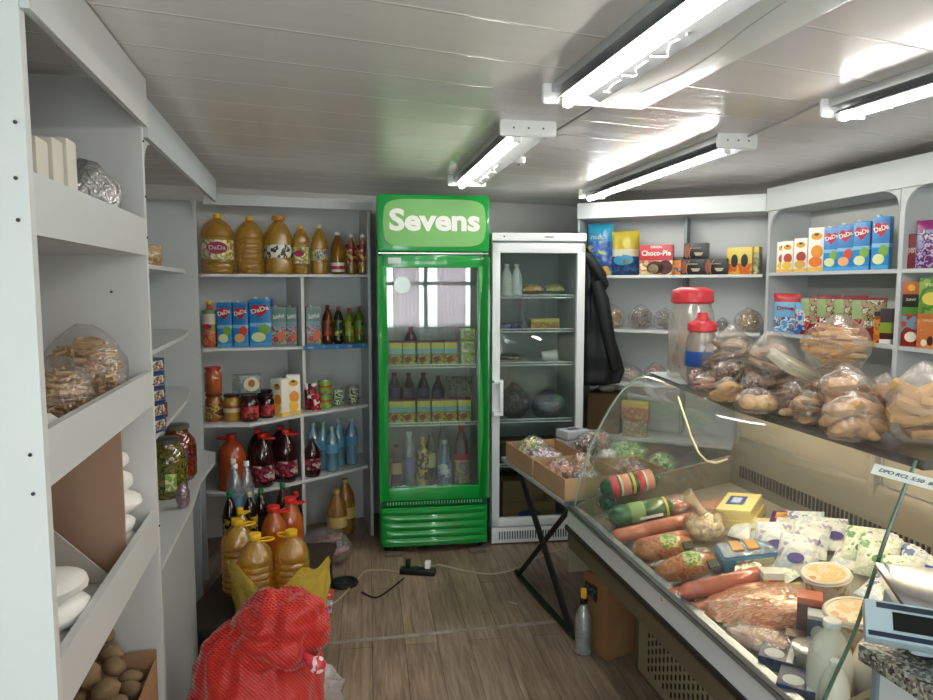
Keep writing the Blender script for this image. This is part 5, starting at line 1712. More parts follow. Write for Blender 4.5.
# curved front glass, lofted from the far end to the near end
ST = [(0.0, [(.032, .650), (.048, .74), (.092, .89), (.192, 1.08), (.29, 1.185), (.39, 1.214)]),
      (-.8, [(.032, .650), (.055, .74), (.095, .87), (.165, 1.06), (.215, 1.165), (.265, 1.214)]),
      (-1.5, [(.032, .650), (.072, .74), (.118, .84), (.178, 1.03), (.215, 1.13), (.25, 1.214)])]
def gpt(v, u):
    y = -u * 1.52
    t_ = u * 2; i = min(int(t_), 1); f = t_ - i
    n = len(ST[0][1]) - 1
    # smooth curve through the section points
    s = v * n; k = min(int(s), n - 1); g = s - k
    def P_(j, st):
        j = max(0, min(n, j)); return Vector(st[1][j])
    out = []
    for st in (ST[i], ST[i + 1]):
        p0, p1, p2, p3 = P_(k - 1, st), P_(k, st), P_(k + 1, st), P_(k + 2, st)
        out.append(.5 * ((2 * p1) + (p2 - p0) * g + (2 * p0 - 5 * p1 + 4 * p2 - p3) * g * g + (3 * p1 - p0 - 3 * p2 + p3) * g ** 3))
    q = out[0] * (1 - f) + out[1] * f
    return (q.x, y, q.y)
mb = MB().grid(lambda u, v: gpt(v, u), 16, 24)
CG = pane_mat('fafcfb', .05, .30, .03, .02)
mb.build('curved_glass', CG, dc, thick=.005)
MB().lathe([(.010, 0), (.010, 1.36)], 12, (.50, -.09, 1.166), rot=(PI / 2, 0, 0)).build('lamp_tube', emit('ffe8c8', 13.0), dc)
EDGE = mat('a9c4b4', .1, 0, .4, 1.3)
MB().tube([gpt(i / 24, 0) for i in range(25)], .0045, 6).build('glass_edge', EDGE, dc)
MB().tube([gpt(i / 24, 1) for i in range(25)], .0045, 6).build('glass_edge', mat('6f8a7a', .1, 0, .4, 1.3), dc)
for nm, y in (('end_glass', -.006), ):
    pl = [(gpt(i / 12, 0)[0], gpt(i / 12, 0)[2]) for i in range(13)] + [(.78, 1.19), (.78, .845), (.40, .767), (.20, .712)]
    ext(pl, y, y - .005).build(nm, CG, dc)
def DK(px, py, lift=0):
    """spot on the sloping deck seen at a pixel"""
    z = .66
    for _ in range(30):
        p = Z(px, py, z + lift)
        z = deckz(max(0.07, min(.75, (p - CO).dot(CV))))
    p.z = z + .001
    return p
# white cable hanging inside the far end
mb = MB().tube([D(678, 397, 3.0), D(684, 415, 2.95), D(691, 436, 2.93), D(698, 452, 2.9), D(706, 461, 2.88), D(716, 463, 2.86), D(728, 459, 2.84)], .005, 8)
o = mb.build('lamp_cable', mat('d8cfb4', .5)); o.parent = dc; o.matrix_parent_inverse = (Matrix.Translation(CO) @ Matrix.Rotation(CA, 4, 'Z')).inverted()
# paper strip with handwriting stuck to the glass
def note_strip():
    a, c = Z(875, 466.5, 1.205), Z(948, 486, 1.205)
    d_ = (c - a).normalized()
    up_ = Vector((CV.x * .5, CV.y * .5, .86)).normalized()
    t = thing('paper_label', 'white paper strip with handwriting stuck along the top of the counter glass', 'label', a)
    up_ = (up_ - d_ * up_.dot(d_)).normalized()
    nn = d_.cross(up_)
    Mx = Matrix((d_, up_, nn)).transposed().to_4x4()
    t.matrix_world = Matrix.Translation(a + nn * .004) @ Mx
    MB().box((.095, -.006, 0), (.19, .024, .001)).build('paper', mat('e6ebe6', .6), t)
    lettering('DPO RCL 5:50  Bonnuu', .011, mat('3a4650', .6), t, (.095, -.006, .0012), rot=(0, 0, 0), width=.16, shear=.3)
note_strip()

# ---- what lies in the well
before = set(bpy.data.objects)
def dthing(name, label, cat, px, py, rz=0, group=None, dz=0, rot=None):
    p = DK(px, py); p.z += dz
    return thing(name, label, cat, p, rz, group, rot)
NET = bands([(0, '1f4a2c'), (1, '1f4a2c')], 1)
SAL = None
def chub(label, px, py, L_, r, m, rz, dz=0, clips='c9c0b0', group=None, name='salami', band=None):
    t = dthing(name, label, 'sausage', px, py, rz - .16, group, dz + .006)
    pr = [(.004, -L_ / 2 - .012), (.006, -L_ / 2 - .004), (r * .7, -L_ / 2 + r * .25), (r, -L_ / 2 + r * .9), (r * 1.02, 0), (r, L_ / 2 - r * .9), (r * .7, L_ / 2 - r * .25), (.006, L_ / 2 + .004), (.004, L_ / 2 + .012)]
    MB().lathe(pr, 22, (0, 0, r), rot=(0, PI / 2, 0)).build('body', m, t)
    for s in (-1, 1):
        MB().lathe([(.006, -.004), (.008, 0), (.006, .004)], 10, (s * (L_ / 2 + .004), 0, r), rot=(0, PI / 2, 0)).build('clip', mat(clips, .3, .8), t)
    for (x, w_, mm) in (band or []):
        MB().lathe([(r * 1.02, x - w_ / 2), (r * 1.03, x - w_ / 2 + .001), (r * 1.03, x + w_ / 2 - .001), (r * 1.02, x + w_ / 2)], 22, (0, 0, r), rot=(0, PI / 2, 0)).build('paper_band', mm, t)
    return t
GS = mat('1f5a34', .3, coat=.5)
SB = spots(('b82a30', 'c9705a', '1f5a34', 'd8a08a'), 60, .3)
chub('fat salami with green, red and cream bands lying on the dark green salami', 630, 512, .255, .044, GS, .26, .070, band=[(-.07, .03, mat('c9404a', .3)), (-.02, .035, mat('d89a84', .3)), (.012, .012, mat('d8c04a', .3)), (.045, .025, mat('c9404a', .3)), (.085, .03, mat('d89a84', .3)), (-.042, .008, mat('e8e0c8', .3)), (.066, .008, mat('e8e0c8', .3))])
chub('long dark green salami with yellow stripe and white label', 642, 524, .27, .042, spots(('2c6a34', '3a7a3c', '2a5a30'), 30, .3, coat=.5), .25, band=[(.10, .01, mat('d8c84a', .3)), (-.02, .06, mat('8aa86a', .3))])
o = bpy.data.objects['salami.001']
MB().box((.03, -.041, .034), (.095, .004, .020), rot=(-.5, 0, 0), ch=.001).build('price_label', mat('e0d8d8', .5), o)
chub('short dark green salami end sticking out at the far corner of the well', 608, 512, .07, .036, GS, .4, -.002)
PINKS = mat('c97f62', .35, bump=.08, coat=.4)
for k, (px, py, L_, r, rz, nm) in enumerate(((633, 543, .17, .028, .3, 'left one'), (668, 535, .25, .029, .30, 'middle one'), (662, 549, .20, .023, .28, 'front one'))):
    chub('salmon pink sausage in the row in front of the green salami, ' + nm, px, py, L_, r, PINKS, rz, 0, group='salmon pink sausages', name='sausage')
t = dthing('sausage_ring', 'brown ring-shaped sausage in crinkled film beside the banded salami', 'sausage', 676, 513, .2, None, .004)
MB().tube([(.055 * math.cos(a), .042 * math.sin(a), .028) for a in [k * .3 for k in range(19)]], .024, 12).build('body', mat('a8502c', .3, coat=.5), t)
MB().blob((0, 0, .03), (.085, .07, .035), 3, .2, flat=.8).build('wrap', film(bump=.9, gloss=.2), t)
# two loaves of netted meat
def netted(label, px, py, rz):
    t = dthing('meat_loaf', label, 'meat', px, py, rz - .12, 'wrapped browned meat loaves', .004)
    MB().blob((0, 0, .042), (.112, .044, .044), 2, .08, flat=.85).build('body', spots(('b87a4a', 'a8683a', 'c98c5c', '9a5c34'), 45, .35, kind='noise', coat=.5), t)
    MB().blob((.010, 0, .047), (.066, .044, .0425), 5, .04, flat=.2).build('label', spots(('c9c83a', '4a9a4a', 'e0dc9a', '2c7a3a'), 45, .35, kind='noise'), t)
    MB().box((.075, -.038, .050), (.032, .012, .026), rot=(-.8, 0, 0)).build('barcode', mat('3a4a34', .5), t)
    return t
netted('browned meat loaf with yellow-green label, farther of the two', 665, 562, .30)
netted('browned meat loaf with yellow-green label, nearer of the two', 688, 581, .28)
tag(MB().blob((0, 0, .018), (.11, .07, .012), 4, .25, 2.5).build('plastic_film', film(haze=.12, gloss=.25, bump=1), None, loc=DK(676, 562), rz=.2), 'crumpled clear film spread under the browned meat loaves', 'film')
BROWN = mat('a8623c', .3, coat=.6)
t = chub('glossy brown sausage wrapped in clear film in front of the meat loaves', 702, 602, .24, .026, BROWN, .26, 0, name='sausage')
chub('long straight pink sausage pointing right, lying across the others', 724, 605, .28, .026, mat('c06a50', .3, coat=.5), .30, .034, name='sausage')
chub('pale orange sausage beneath the long straight pink sausage', 722, 614, .20, .022, mat('d0805e', .35, coat=.4), .32, 0, name='sausage')
FOIL = mat('b9b4aa', .22, .75, bump=.9, bscale=45)
for k, (px, py, s_, rz, nm) in enumerate(((712, 618, (.065, .04, .022), .5, 'nearer one at the rail'), (722, 600, (.075, .042, .026), .45, 'middle one beside the pink sausage'), (748, 578, (.06, .04, .026), .7, 'farther one by the blue tray'))):
    t = dthing('foil_packet', 'crumpled silver foil packet, ' + nm, 'packet', px, py, rz, 'silver foil packets')
    MB().blob((0, 0, s_[2] * .85), s_, k + 2, .45, 3.2, flat=.85).build('body', FOIL, t)
# net bag of white cheese balls
plastic_bag('cheese_ball_bag', 'knotted clear bag of small white cheese balls', 'bag', DK(707, 540), (.095, .08, .062), .5, seed=4, m=film(haze=.10, gloss=.1, tint='fff6e6'), pinch=.6, fill='ball', fm=mat('e6dcc0', .5), n=70, size=.026)
mb = MB().tube([DK(706, 540) + Vector((0, 0, .10)), DK(703, 540) + Vector((-.005, 0, .135)), DK(699, 540) + Vector((-.012, .0, .165)), DK(697, 540) + Vector((-.02, 0, .185))], [.022, .014, .022, .030], 12)
o = mb.build('gathered_top', film(haze=.35, gloss=.15, tint='fff0dc'), bpy.data.objects['cheese_ball_bag']); o.matrix_parent_inverse = (Matrix.Translation(DK(707, 540)) @ Matrix.Rotation(.5, 4, 'Z')).inverted()
# cheese
t = dthing('cheese_block', 'pale yellow block of cheese with blue label lying on another slab', 'cheese', 742, 522, -.62)
CH = mat('ead98a', .4)
MB().box((0, 0, .019), (.135, .185, .036), ch=.004).build('lower_slab', CH, t)
MB().box((-.004, .004, .058), (.13, .18, .040), ch=.004).build('upper_slab', mat('f0e096', .4), t)
MB().box((-.014, .012, .0785), (.065, .085, .001)).build('blue_label', mat('2f5ea8', .4), t)
MB().box((-.014, .012, .0795), (.035, .050, .001)).build('picture', mat('c9d6e6', .4), t)
t = packet('processed_cheese_box', 'purple and gold packet to the right of the yellow cheese', 'packet', DK(791, 530), -.55, .13, .11, .045, bands([(0, '4a1c5a'), (.7, '5a2468')], .045, rough=.3))
MB().box((-.012, .012, .0456), (.075, .055, .001)).build('gold_picture', spots(('d8a04a', 'e8c070', 'b8783a'), 60), t)
# blue tray of butter
t = dthing('butter_tray', 'translucent blue plastic tray holding yellow blocks behind the brown sausages', 'tray', 748, 566, -.10)
BT = mat('6fa6cc', .25, 0, .3, 1.3)
MB().box((0, 0, .028), (.19, .13, .056), ch=.012).build('tray', BT, t)
MB().box((0, 0, .060), (.17, .115, .006), ch=.003).build('lid', film('9cc4e0', .3, .15, bump=.5), t)
for k in range(2):
    MB().box((-.03 + .05 * k, .01, .066), (.035, .07, .006), ch=.001).build('printed_strip', mat('d8a45a', .4), t)
MB().box((.01, -.0655, .030), (.12, .003, .035)).build('window', mat('c9bfa0', .4), t)
# pouches of dairy in rows behind
PW = ('e4e6e2', 'c4d4e2', 'eaeae4', 'dde4e0', 'a8a0c4')
dp = []
MP = spots(PW, 20, .3, kind='noise')
MP2 = spots(('e4e8ea', 'bccfe0', 'e8e8e0', '7088bc'), 30, .3, kind='noise')
MP3 = spots(('e6e8e0', 'c4d8c0', 'e8ece4', 'dde6cc', '5f9a6a'), 30, .3, kind='noise')
rows = [(783, 556, MP, 'lilac'), (806, 562, MP, 'lilac'), (772, 566, MP, 'pale'), (832, 556, MP, 'lilac'), (858, 570, MP3, 'green'), (875, 583, MP3, 'green'), (805, 548, MP2, 'blue'), (892, 578, MP2, 'blue'),
        (790, 580, MP, 'pale'), (921, 590, MP2, 'blue'), (905, 606, MP3, 'green')]
nms = ['first of the row behind the blue tray', 'second of the row, left of the buckets', 'propped against the blue tray', 'third of the row behind the buckets', 'with green picture behind the nearer bucket', 'with green picture right of the buckets',
       'at the back next to the purple packet', 'far right at the rear wall', 'in front of the row, above the ham bag', 'at the right edge beside the scale', 'near the bottles by the scale']
for k, ((px, py, mm, cc), nm) in enumerate(zip(rows, nms)):
    p = DK(px, py); p.z += .012
    t = pouch('dairy_pouch', 'white and coloured soft dairy pouch, ' + nm, 'pouch', p, 0, .12, .15, .04, mm, 'soft dairy pouches in the counter', seed=k * 2, rot=(-1.15 + .1 * (k % 3), .1 * (k % 2), -.75 + .12 * (k % 4)),
              parts=[(mat('5a4a90' if mm is not MP3 else '3a8a4a', .4), .1, .35, .22, .12)] if mm is not MP2 else [(mat('2f56a8', .4), .0, .3, .34, .10)])
t = packet('butter_box', 'small carton with green and red picture and white top, behind the ham bag', 'box', DK(770, 600), -.05, .062, .05, .085, bands([(0, 'd8dcd4'), (.25, '2c8a3c'), (.75, 'e0e4dc')], .085, blotch=(('2c8a3c', 'c9402c', 'e0c04a'), 30, .2, .75)))
tag(MB().box((0, 0, .021), (.15, .10, .04), ch=.006).build('cheese_pack', mat('e6dcae', .4), None, loc=DK(775, 535), rz=-.5), 'plain pale cheese pack lying between the yellow cheese and the purple packet', 'cheese')
tag(MB().box((0, 0, .016), (.14, .09, .03), ch=.008).build('meat_pack', spots(('b8806a', 'c99880', 'a06a54'), 30, .3, kind='noise', coat=.5), None, loc=DK(715, 512), rz=.2), 'pinkish vacuum pack at the rear wall behind the cheese ball bag', 'packet')
ex = [(800, 578, MP2, 'under the nearer bucket edge'), (846, 572, MP, 'between the rear wall and the buckets'), (872, 604, MP2, 'right of the nearer bucket'), (888, 622, MP, 'right of the nearer bucket, lower'),
      (764, 552, MP2, 'just right of the cheese bag'), (845, 545, MP3, 'at the rear wall by the vents'), (735, 540, MP, 'below the yellow cheese'), (768, 583, MP3, 'between the blue tray and the small carton')]
for k, (px, py, mm, nm) in enumerate(ex):
    p = DK(px, py); p.z += .004
    pouch('dairy_pouch', 'flat lying soft dairy pouch, ' + nm, 'pouch', p, 0, .11, .14, .03, mm, 'soft dairy pouches in the counter', seed=k * 3 + 40, rot=(-1.40, .05 * (k % 3), -.5 - .25 * (k % 4)))
for k, (px, py, nm) in enumerate(((662, 570, 'nearest the rail by the loaves'), (722, 565, 'between the loaves and the blue tray'), (780, 612, 'behind the ham bag'))):
    t = dthing('meat_pack', 'flat clear pack of sliced brown meat, ' + nm, 'packet', px + (14 if k == 0 else 0), py, .4 * k)
    MB().box((0, 0, .008), (.11, .075, .014), ch=.004).build('meat', spots(('b0785c', 'c48c6c', '98604a'), 40, .3, kind='noise', coat=.5), t)
    MB().box((0, 0, .010), (.13, .09, .020), ch=.006).build('wrap', film(haze=.12, gloss=.2, bump=.8), t)
# big bag of sliced ham
t = dthing('ham_bag', 'large flat clear bag of pink sliced ham with yellow printed edge', 'bag', 764, 621, .02, None, .014)
mb = MB().blob((0, 0, .028), (.165, .120, .036), 5, .22, 2.6, flat=.8)
mb.build('meat', spots(('c98a6a', 'd8a080', 'b8704e', 'e0b494'), 22, .3, stretch=(1, 3, 1), kind='noise', coat=.6, bump=.3), t)
pe = [(-.165, -.112), (.165, -.112), (.165, .112), (-.165, .112)]
mb = MB().grid(lambda u, v: (-.168 + .336 * u, -.118 + .236 * v, .006 + .060 * (math.sin(PI * u) * math.sin(PI * v)) ** .45 + .006 * noise.noise(Vector((u * 9, v * 9, 1)))), 20, 16)
mb.build('bag', film(haze=.06, gloss=.12, bump=1.0, bscale=18, tint='fff2d8'), t)
for c, s_ in (((0, .112, .014), (.33, .018, .004)), ((-.160, 0, .012), (.016, .22, .004))):
    MB().box(c, s_, ch=.001).build('yellow_edge', mat('d8c04a', .35), t)
t = dthing('ham_bag', 'smaller clear bag of brown-pink meat pieces at the rail below the ham bag', 'bag', 757, 655, -.75, None, .012)
MB().blob((0, 0, .022), (.10, .045, .022), 8, .3, 2.6, flat=.8).build('meat', spots(('b87a5a', 'c98c6a', '9a5a40'), 30, .3, kind='noise', coat=.5), t)
MB().blob((0, 0, .025), (.112, .055, .029), 8, .3, 2.6, flat=.8).build('bag', film(haze=.08, gloss=.2, bump=1), t)
# buckets
def bucket(label, px, py, r, h):
    t = dthing('plastic_bucket', label, 'bucket', px, py, 0, 'white round food buckets')
    MB().lathe([(r * .80, 0), (r * .84, .004), (r * .95, h * .86), (r * .97, h * .9)], 32).build('bucket', spots(('e8e0cc', 'efe8d8', 'e8dcc4', 'c99a5a', 'ece4d2'), 18, .35, kind='noise'), t)
    MB().lathe([(r * .98, h * .86), (r * 1.04, h * .88), (r * 1.04, h * .97), (r * .98, h), (r * .90, h * .985), (r * .88, h * .96), (.001, h * .96)], 32).build('lid', mat('efe6d4', .3), t)
    MB().lathe([(.001, 0), (r * .80, 0), (r * .80, .001)], 28, (0, 0, h * .962)).build('lid_print', spots(('ecd9b4', 'e8c48a', 'f0e0c0', 'd8925a'), 16, .3, kind='noise'), t)
    MB().tube([(r * 1.03 * math.cos(a), r * 1.03 * math.sin(a), h * .90 - .02 * math.sin(a / 2 * 1.0 + PI * 0) * 0) for a in [PI + k * PI / 14 for k in range(15)]], .0028, 6).build('handle', WHITE, t)
    return t
bucket('farther of the two white buckets with orange printed lid', 829, 607, .066, .105)
bucket('nearer of the two white buckets with orange printed lid', 857, 652, .070, .115)
packet('butter_box', 'upright orange and brown carton left of the nearer bucket', 'box', DK(808, 640), -.45, .062, .062, .12, bands([(0, '6a3a2c'), (.85, 'c9643a')], .12))
t = packet('butter_box', 'upright dark blue and white carton in front of the orange carton', 'box', DK(818, 655), -.45, .058, .05, .105, bands([(0, 'd8dad4'), (.45, '3a4a6a'), (.9, 'c9d0d4')], .105), pic=[(mat('c9d0d8', .4), -.05, .55, .3, .22)])
BB = bands([(0, 'd8d8d0'), (.22, '26345c'), (1, '26345c')], .07)
for k, (px, py, nm) in enumerate(((778, 672, 'farther one beside the ham bag'), (797, 700, 'nearer one at the rail'))):
    t = packet('butter_box', 'dark blue box with white dairy picture lying flat, ' + nm, 'box', DK(px, py), -.55, .085, .105, .048, BB, 'dark blue flat boxes')
    MB().lathe([(.024, 0), (.024, .001)], 20, (-.008, -.02, .048)).build('white_disc', mat('cfd8dc', .4), t)
    MB().box((.03, 0, .0486), (.014, .10, .001)).build('white_stripe', mat('dfe3e0', .4), t)
packet('butter_box', 'brown and white small box between the ham bag and clear tub', 'box', DK(797, 655), -.45, .06, .045, .05, bands([(0, 'c9c8c0'), (.5, '6a4438')], .05))
t = dthing('plastic_tub', 'round clear plastic tub with lid between the blue boxes and the milk bottle', 'tub', 811, 674)
MB().lathe([(.038, 0), (.045, .055), (.047, .058)], 24).build('tub', mat('d8cdb8', .25, 0, .3, 1.2), t)
MB().lathe([(.048, .056), (.049, .062), (.044, .064), (.001, .063)], 24).build('lid', film(haze=.35, gloss=.2, bump=.1), t)
# bottles of milk at the near end
def inwell(off, y):
    p = CO + CV * off + CU * y
    p.z = deckz(off) + .001
    return p
MILK = mat('e6e2d2', .28, coat=.4)
def milkspot(px, py, h):
    b_ = .62
    for _ in range(30):
        p = Z(px, py, b_ + h)
        b_ = deckz(max(.07, min(.74, (p - CO).dot(CV))))
    p.z = b_ + .001
    return (p,)
b = bottle('milk_bottle', 'tall creamy white milk bottle with white cap at the near end of the well', 'bottle', milkspot(832, 624, .205)[0], .205, .050, MILK, WHITE, 'milk', group='milk bottles at the near end of the counter', capr=.020)
again(b, 'smaller white milk bottle nearest the glass edge', milkspot(836, 664, .145)[0], 0, (.66, .66, .70))
again(b, 'milk bottle with white cap just behind the granite slab corner', milkspot(871, 634, .165)[0], 0, (.72, .72, .80))
again(b, 'milk bottle half hidden behind the scale display', milkspot(893, 607, .15)[0], 0, (.72, .72, .73))
again(b, 'milk bottle farthest back beside the nearer bucket', milkspot(897, 590, .12)[0], 0, (.70, .70, .585))

# everything rests on the sloping deck, tilted with it
TILT = Matrix.Rotation(-math.atan(.17), 4, CU)
for o in bpy.data.objects:
    if o in before or o.parent or o.type == 'LIGHT':
        continue
    if o.name.startswith(('milk_bottle', 'butter_box', 'plastic_tub')):
        o.location.z += .009
        continue
    o.rotation_euler = (TILT @ o.rotation_euler.to_matrix().to_4x4()).to_euler()
    o.location.z += .004

# ---- on top of the counter
TS = 1.2185
def top(px, y, dz=0):
    p = AT(px, y, TS + .001 + dz)
    return p
def lidded_jar(label, loc, r, h, m, knob=0, band=None, fillc='b08a64'):
    t = thing('sweets_jar', label, 'jar', loc, 0, 'plastic jars with red lids')
    MB().lathe([(r * .92, 0), (r, .01), (r, h * .62), (r * .93, h * .72), (r * .80, h * .80), (r * .78, h * .84)], 28).build('body', m, t)
    MB().lathe([(r * .84, h * .82), (r * .92, h * .84), (r * .92, h * .94), (r * .84, h * .97), (r * .5, h)], 28).build('lid', mat('d8404a', .3), t)
    if knob:
        MB().lathe([(r * .55, h * .97), (r * .35, h * 1.06), (r * .30, h * 1.12), (.001, h * 1.13)], 20).build('knob', mat('d8404a', .3), t)
    if band:
        MB().lathe([(r * 1.01, h * band[0]), (r * 1.015, h * band[0] + .001), (r * 1.015, h * band[1] - .001), (r * 1.01, h * band[1])], 28).build('blue_band', mat('2f55a8', .4), t)
    MB().blob((0, 0, h * .28), (r * .84, r * .84, h * .24), 3, .15).build('sweets', spots((fillc, '6a4430', 'c9a888', '8a5a44'), 40, .4), t, kind='stuff')
    return t
JARM = film('f4efe8', .30, .14, .12, 6, .1)
lidded_jar('big wide clear jar with red lid at the far end of the counter top', top(690, 2.88), .092, .372, JARM)
lidded_jar('small clear jar with stepped red lid and blue band in front of the big jar', top(700.5, 2.70), .060, .245, film('e8ddd0', .35, .12, .12, 6, .1), 1, (.28, .52), 'c9a080')
BF = film('fffaf4', .08, .07, .12, 18, .8)
WHEAT = [mat('c0986c', .55, bump=.2, bscale=90), mat('b48a5e', .55, bump=.2, bscale=90)]
PALE = [mat('cfae84', .55), mat('c4a078', .55)]
DARK = [mat('5a3428', .5), mat('6a4030', .5)]
TAN = [mat('c9a26c', .5), mat('bc945e', .5)]
GREYB = [mat('a48a76', .55), mat('8a6e5c', .55)]
def tb_(label, px, y, dz, s, fill, fm, n, size, seed, name='biscuit_bag', rz=0, rot=None, pinch=.45, m=None):
    return plastic_bag(name, label, 'bag', top(px, y, dz), s, rz, 'clear bags on the counter top', seed, m or BF, pinch, fill, fm, n=n, size=size, rot=rot)
tb_('small clear bag of pink and red sweets beside the big jar', 697, 2.56, 0, (.036, .033, .040), 'candy', [mat('b83a50', .3), mat('d8a0a8', .3), mat('8a2a34', .3)], 40, .014, 21, 'sweets_bag')
tb_('large greyish bag of round biscuits behind the dark bags, left one', 730, 2.52, 0, (.105, .09, .125), 'cookie', GREYB, 26, .048, 22, pinch=.5)
tb_('large greyish bag of round biscuits behind, right one', 770, 2.36, 0, (.098, .085, .120), 'cookie', GREYB, 24, .048, 23, pinch=.5)
tb_('small bag of brown biscuits at the shelf edge below the left grey bag', 708, 2.37, 0, (.058, .05, .048), 'cookie', [mat('8a5a3c', .5), mat('a8744c', .5)], 10, .035, 24)
tb_('dark shiny bag of dates lying across the brown biscuits', 727, 2.35, .06, (.062, .040, .034), 'nut', DARK, 60, .02, 25, 'date_bag', .4, pinch=.2)
tb_('small tan bag of soft bread near the shelf edge', 727, 2.25, 0, (.046, .045, .045), 'bread_roll', TAN, 5, .035, 26, 'bread_bag')
tb_('small bag of dark red nuts behind the pale bag', 752, 2.20, 0, (.040, .045, .058), 'nut', DARK, 90, .016, 27, 'nut_bag')
tb_('pale cream bag of flat bread at the shelf edge, in front of the dark nuts', 757, 2.06, 0, (.068, .045, .042), 'bread_roll', PALE, 5, .042, 28, 'bread_bag', pinch=.2)
tb_('bag of dark ring rolls below the white wafer pack', 790, 2.02, 0, (.045, .045, .055), 'bread_roll', [mat('6a4030', .5), mat('c9a684', .5)], 9, .028, 29, 'bread_bag')
tb_('bag of mixed brown biscuits between the ring rolls and the big roll bag', 808, 1.90, 0, (.042, .045, .050), 'cookie', [mat('8a6044', .5), mat('b08a60', .5)], 9, .03, 30)
tb_('clear bag of biscuits underneath the wafer sticks', 834, 2.09, 0, (.10, .08, .08), 'rusk', WHEAT, 12, .036, 31)
t = thing('wafer_pack', 'white flat pack of cream wafer sheets tilted over the dark rolls', 'packet', top(792, 2.12, .115), 0, rot=(.35, .42, .25))
for k in range(4):
    MB().box((0, 0, .005 + .0085 * k), (.145, .095, .0075), ch=.001).build('wafer_sheet', mat('e0d2ae', .6, bump=.2, bscale=150), t)
MB().box((0, 0, .019), (.155, .105, .042), ch=.008).build('wrap', film(haze=.12, gloss=.15, bump=.5), t)
tb_('clear bag of long wafer sticks, topmost on the counter pile', 836, 2.08, .13, (.095, .085, .088), 'stick', [mat('c99c5c', .5), mat('b98a4c', .5)], 110, .038, 32, 'wafer_bag', pinch=.5)
tb_('clear bag of rectangular rusks below the wafer sticks', 846, 1.86, .03, (.078, .065, .072), 'rusk', WHEAT, 12, .036, 33, 'rusk_bag')
tb_('clear bag of small rounded bread rolls at the front of the counter top', 853, 1.70, 0, (.088, .060, .066), 'bread_roll', WHEAT, 16, .035, 34, 'bread_bag', .3, pinch=.3)
tb_('small bag of round brown buns between the rusks and the right bread bag', 884, 1.82, .04, (.045, .045, .058), 'bread_roll', [mat('9a7250', .5)], 6, .036, 35, 'bread_bag')
tb_('large clear bag of sliced baguette pieces at the right edge of the counter top', 920, 1.66, 0, (.088, .075, .105), 'rusk', TAN, 13, .046, 36, 'bread_bag', .5)

# ================================================================== GRANITE-TOPPED STAND WITH THE SCALE
GRAN = spots(('5a5c56', '8a8c84', '3a3c38', 'a8a89c', '6f716a'), 160, .18, coat=.5)
gs = thing('serving_stand', 'white stand with speckled granite top beside the near end of the counter', 'counter', (.758, 1.297, 0), .24)
MB().box((.36, -.24, .893), (.72, .48, .034), ch=.004).build('granite_top', GRAN, gs)
MB().box((.37, -.24, .438), (.68, .44, .874), ch=.003).build('cabinet', mat('d8dada', .4), gs)
MB().box((.028, -.02, .44), (.012, .012, .86)).build('edge_strip', mat('6f7a80', .4), gs)
tag(MB().box((0, 0, .0015), (.016, .007, .003)).build('paper_scrap', mat('4a4a30', .6), None, loc=Z(902, 645, .911), rz=-.4), 'tiny dark scrap lying on the granite top', 'scrap')
sc = thing('weighing_scale', 'grey electronic scale with black display at the right edge', 'scale', Z(926, 628, .985) + Vector((.14, .075, -.074)), -.30)
MB().box((0, 0, .035), (.26, .20, .05), ch=.012).build('base', mat('aab6bc', .4), sc)
for sx in (-.1, .1):
    for sy in (-.07, .07):
        MB().lathe([(.012, 0), (.012, .012)], 10, (sx, sy, 0)).build('foot', BLACK, sc)
MB().lathe([(.03, .058), (.03, .085)], 14).build('stem', BLACK, sc)
MB().box((0, .02, .095), (.28, .22, .010), ch=.004).build('platter', mat('8a9298', .2, .8), sc)
dsp = MB().box((0, 0, 0), (.22, .075, .030), ch=.006).build('display_housing', mat('9db0b8', .4), sc, loc=(-.10, -.115, .070), rot=(.75, 0, -.12))
MB().box((.015, 0, .0155), (.16, .034, .002)).build('screen', mat('0c0e10', .15), dsp)
MB().box((-.02, .027, .0155), (.14, .010, .001)).build('dark_strip', mat('22303c', .3), dsp)
MB().box((-.02, -.028, .0155), (.17, .009, .001)).build('dark_strip', mat('16263a', .3), dsp)

# ================================================================== FOLDING TABLE WITH SWEETS
T0, T1 = Vector((.427, 2.975, 0)), Vector((.19, 3.78, 0))
td = (T1 - T0).normalized(); tp = Vector((td.y, -td.x, 0))
TL = (T1 - T0).length
ta = math.atan2(tp.y, tp.x)
tbz = .66
tt = thing('folding_table', 'low grey folding table with black crossed legs in front of the white fridge', 'table', T0, ta)
MB().box((.36, TL / 2, tbz - .011), (.72, TL, .020), ch=.003).build('tabletop', mat('a9acaa', .4), tt)
MB().box((.36, -.0005, tbz - .011), (.72, .004, .022)).build('edge_band', mat('4a5456', .4), tt)
BL = mat('121514', .35)
def bar(a, c, w=.028):
    return MB().tube([a, c], w / 2 * 1.2, 4)
for x in (.075, .62):
    bar((x, .06, tbz - .03), (x, TL - .09, .02)).build('leg', BL, tt)
    bar((x + .0, TL - .06, tbz - .03), (x + .0, .07, .02)).build('leg', BL, tt)
    bar((x, .03, .018), (x, TL - .05, .018)).build('foot_bar', BL, tt)
    bar((x, .02, tbz - .036), (x, TL - .02, tbz - .036), .022).build('rail', BL, tt)
def tpt(a, b_, z=0):
    """point on the table: a across from its left edge, b from its near end"""
    p = T0 + tp * a + td * b_
    p.z = tbz + z + .001
    return p
open_box('sweets_box', 'open brown cardboard box of wrapped sweets at the near corner of the table', tpt(.155, .19), ta, .30, .36, .095, KRAFT)
open_box('sweets_box', 'open brown cardboard box of sweets at the far left corner of the table', tpt(.15, .585), ta, .29, .38, .095, KRAFT)
open_box('sweets_box', 'open brown cardboard box beside the near one, close to the counter end', tpt(.43, .18), ta, .22, .33, .085, KRAFT)
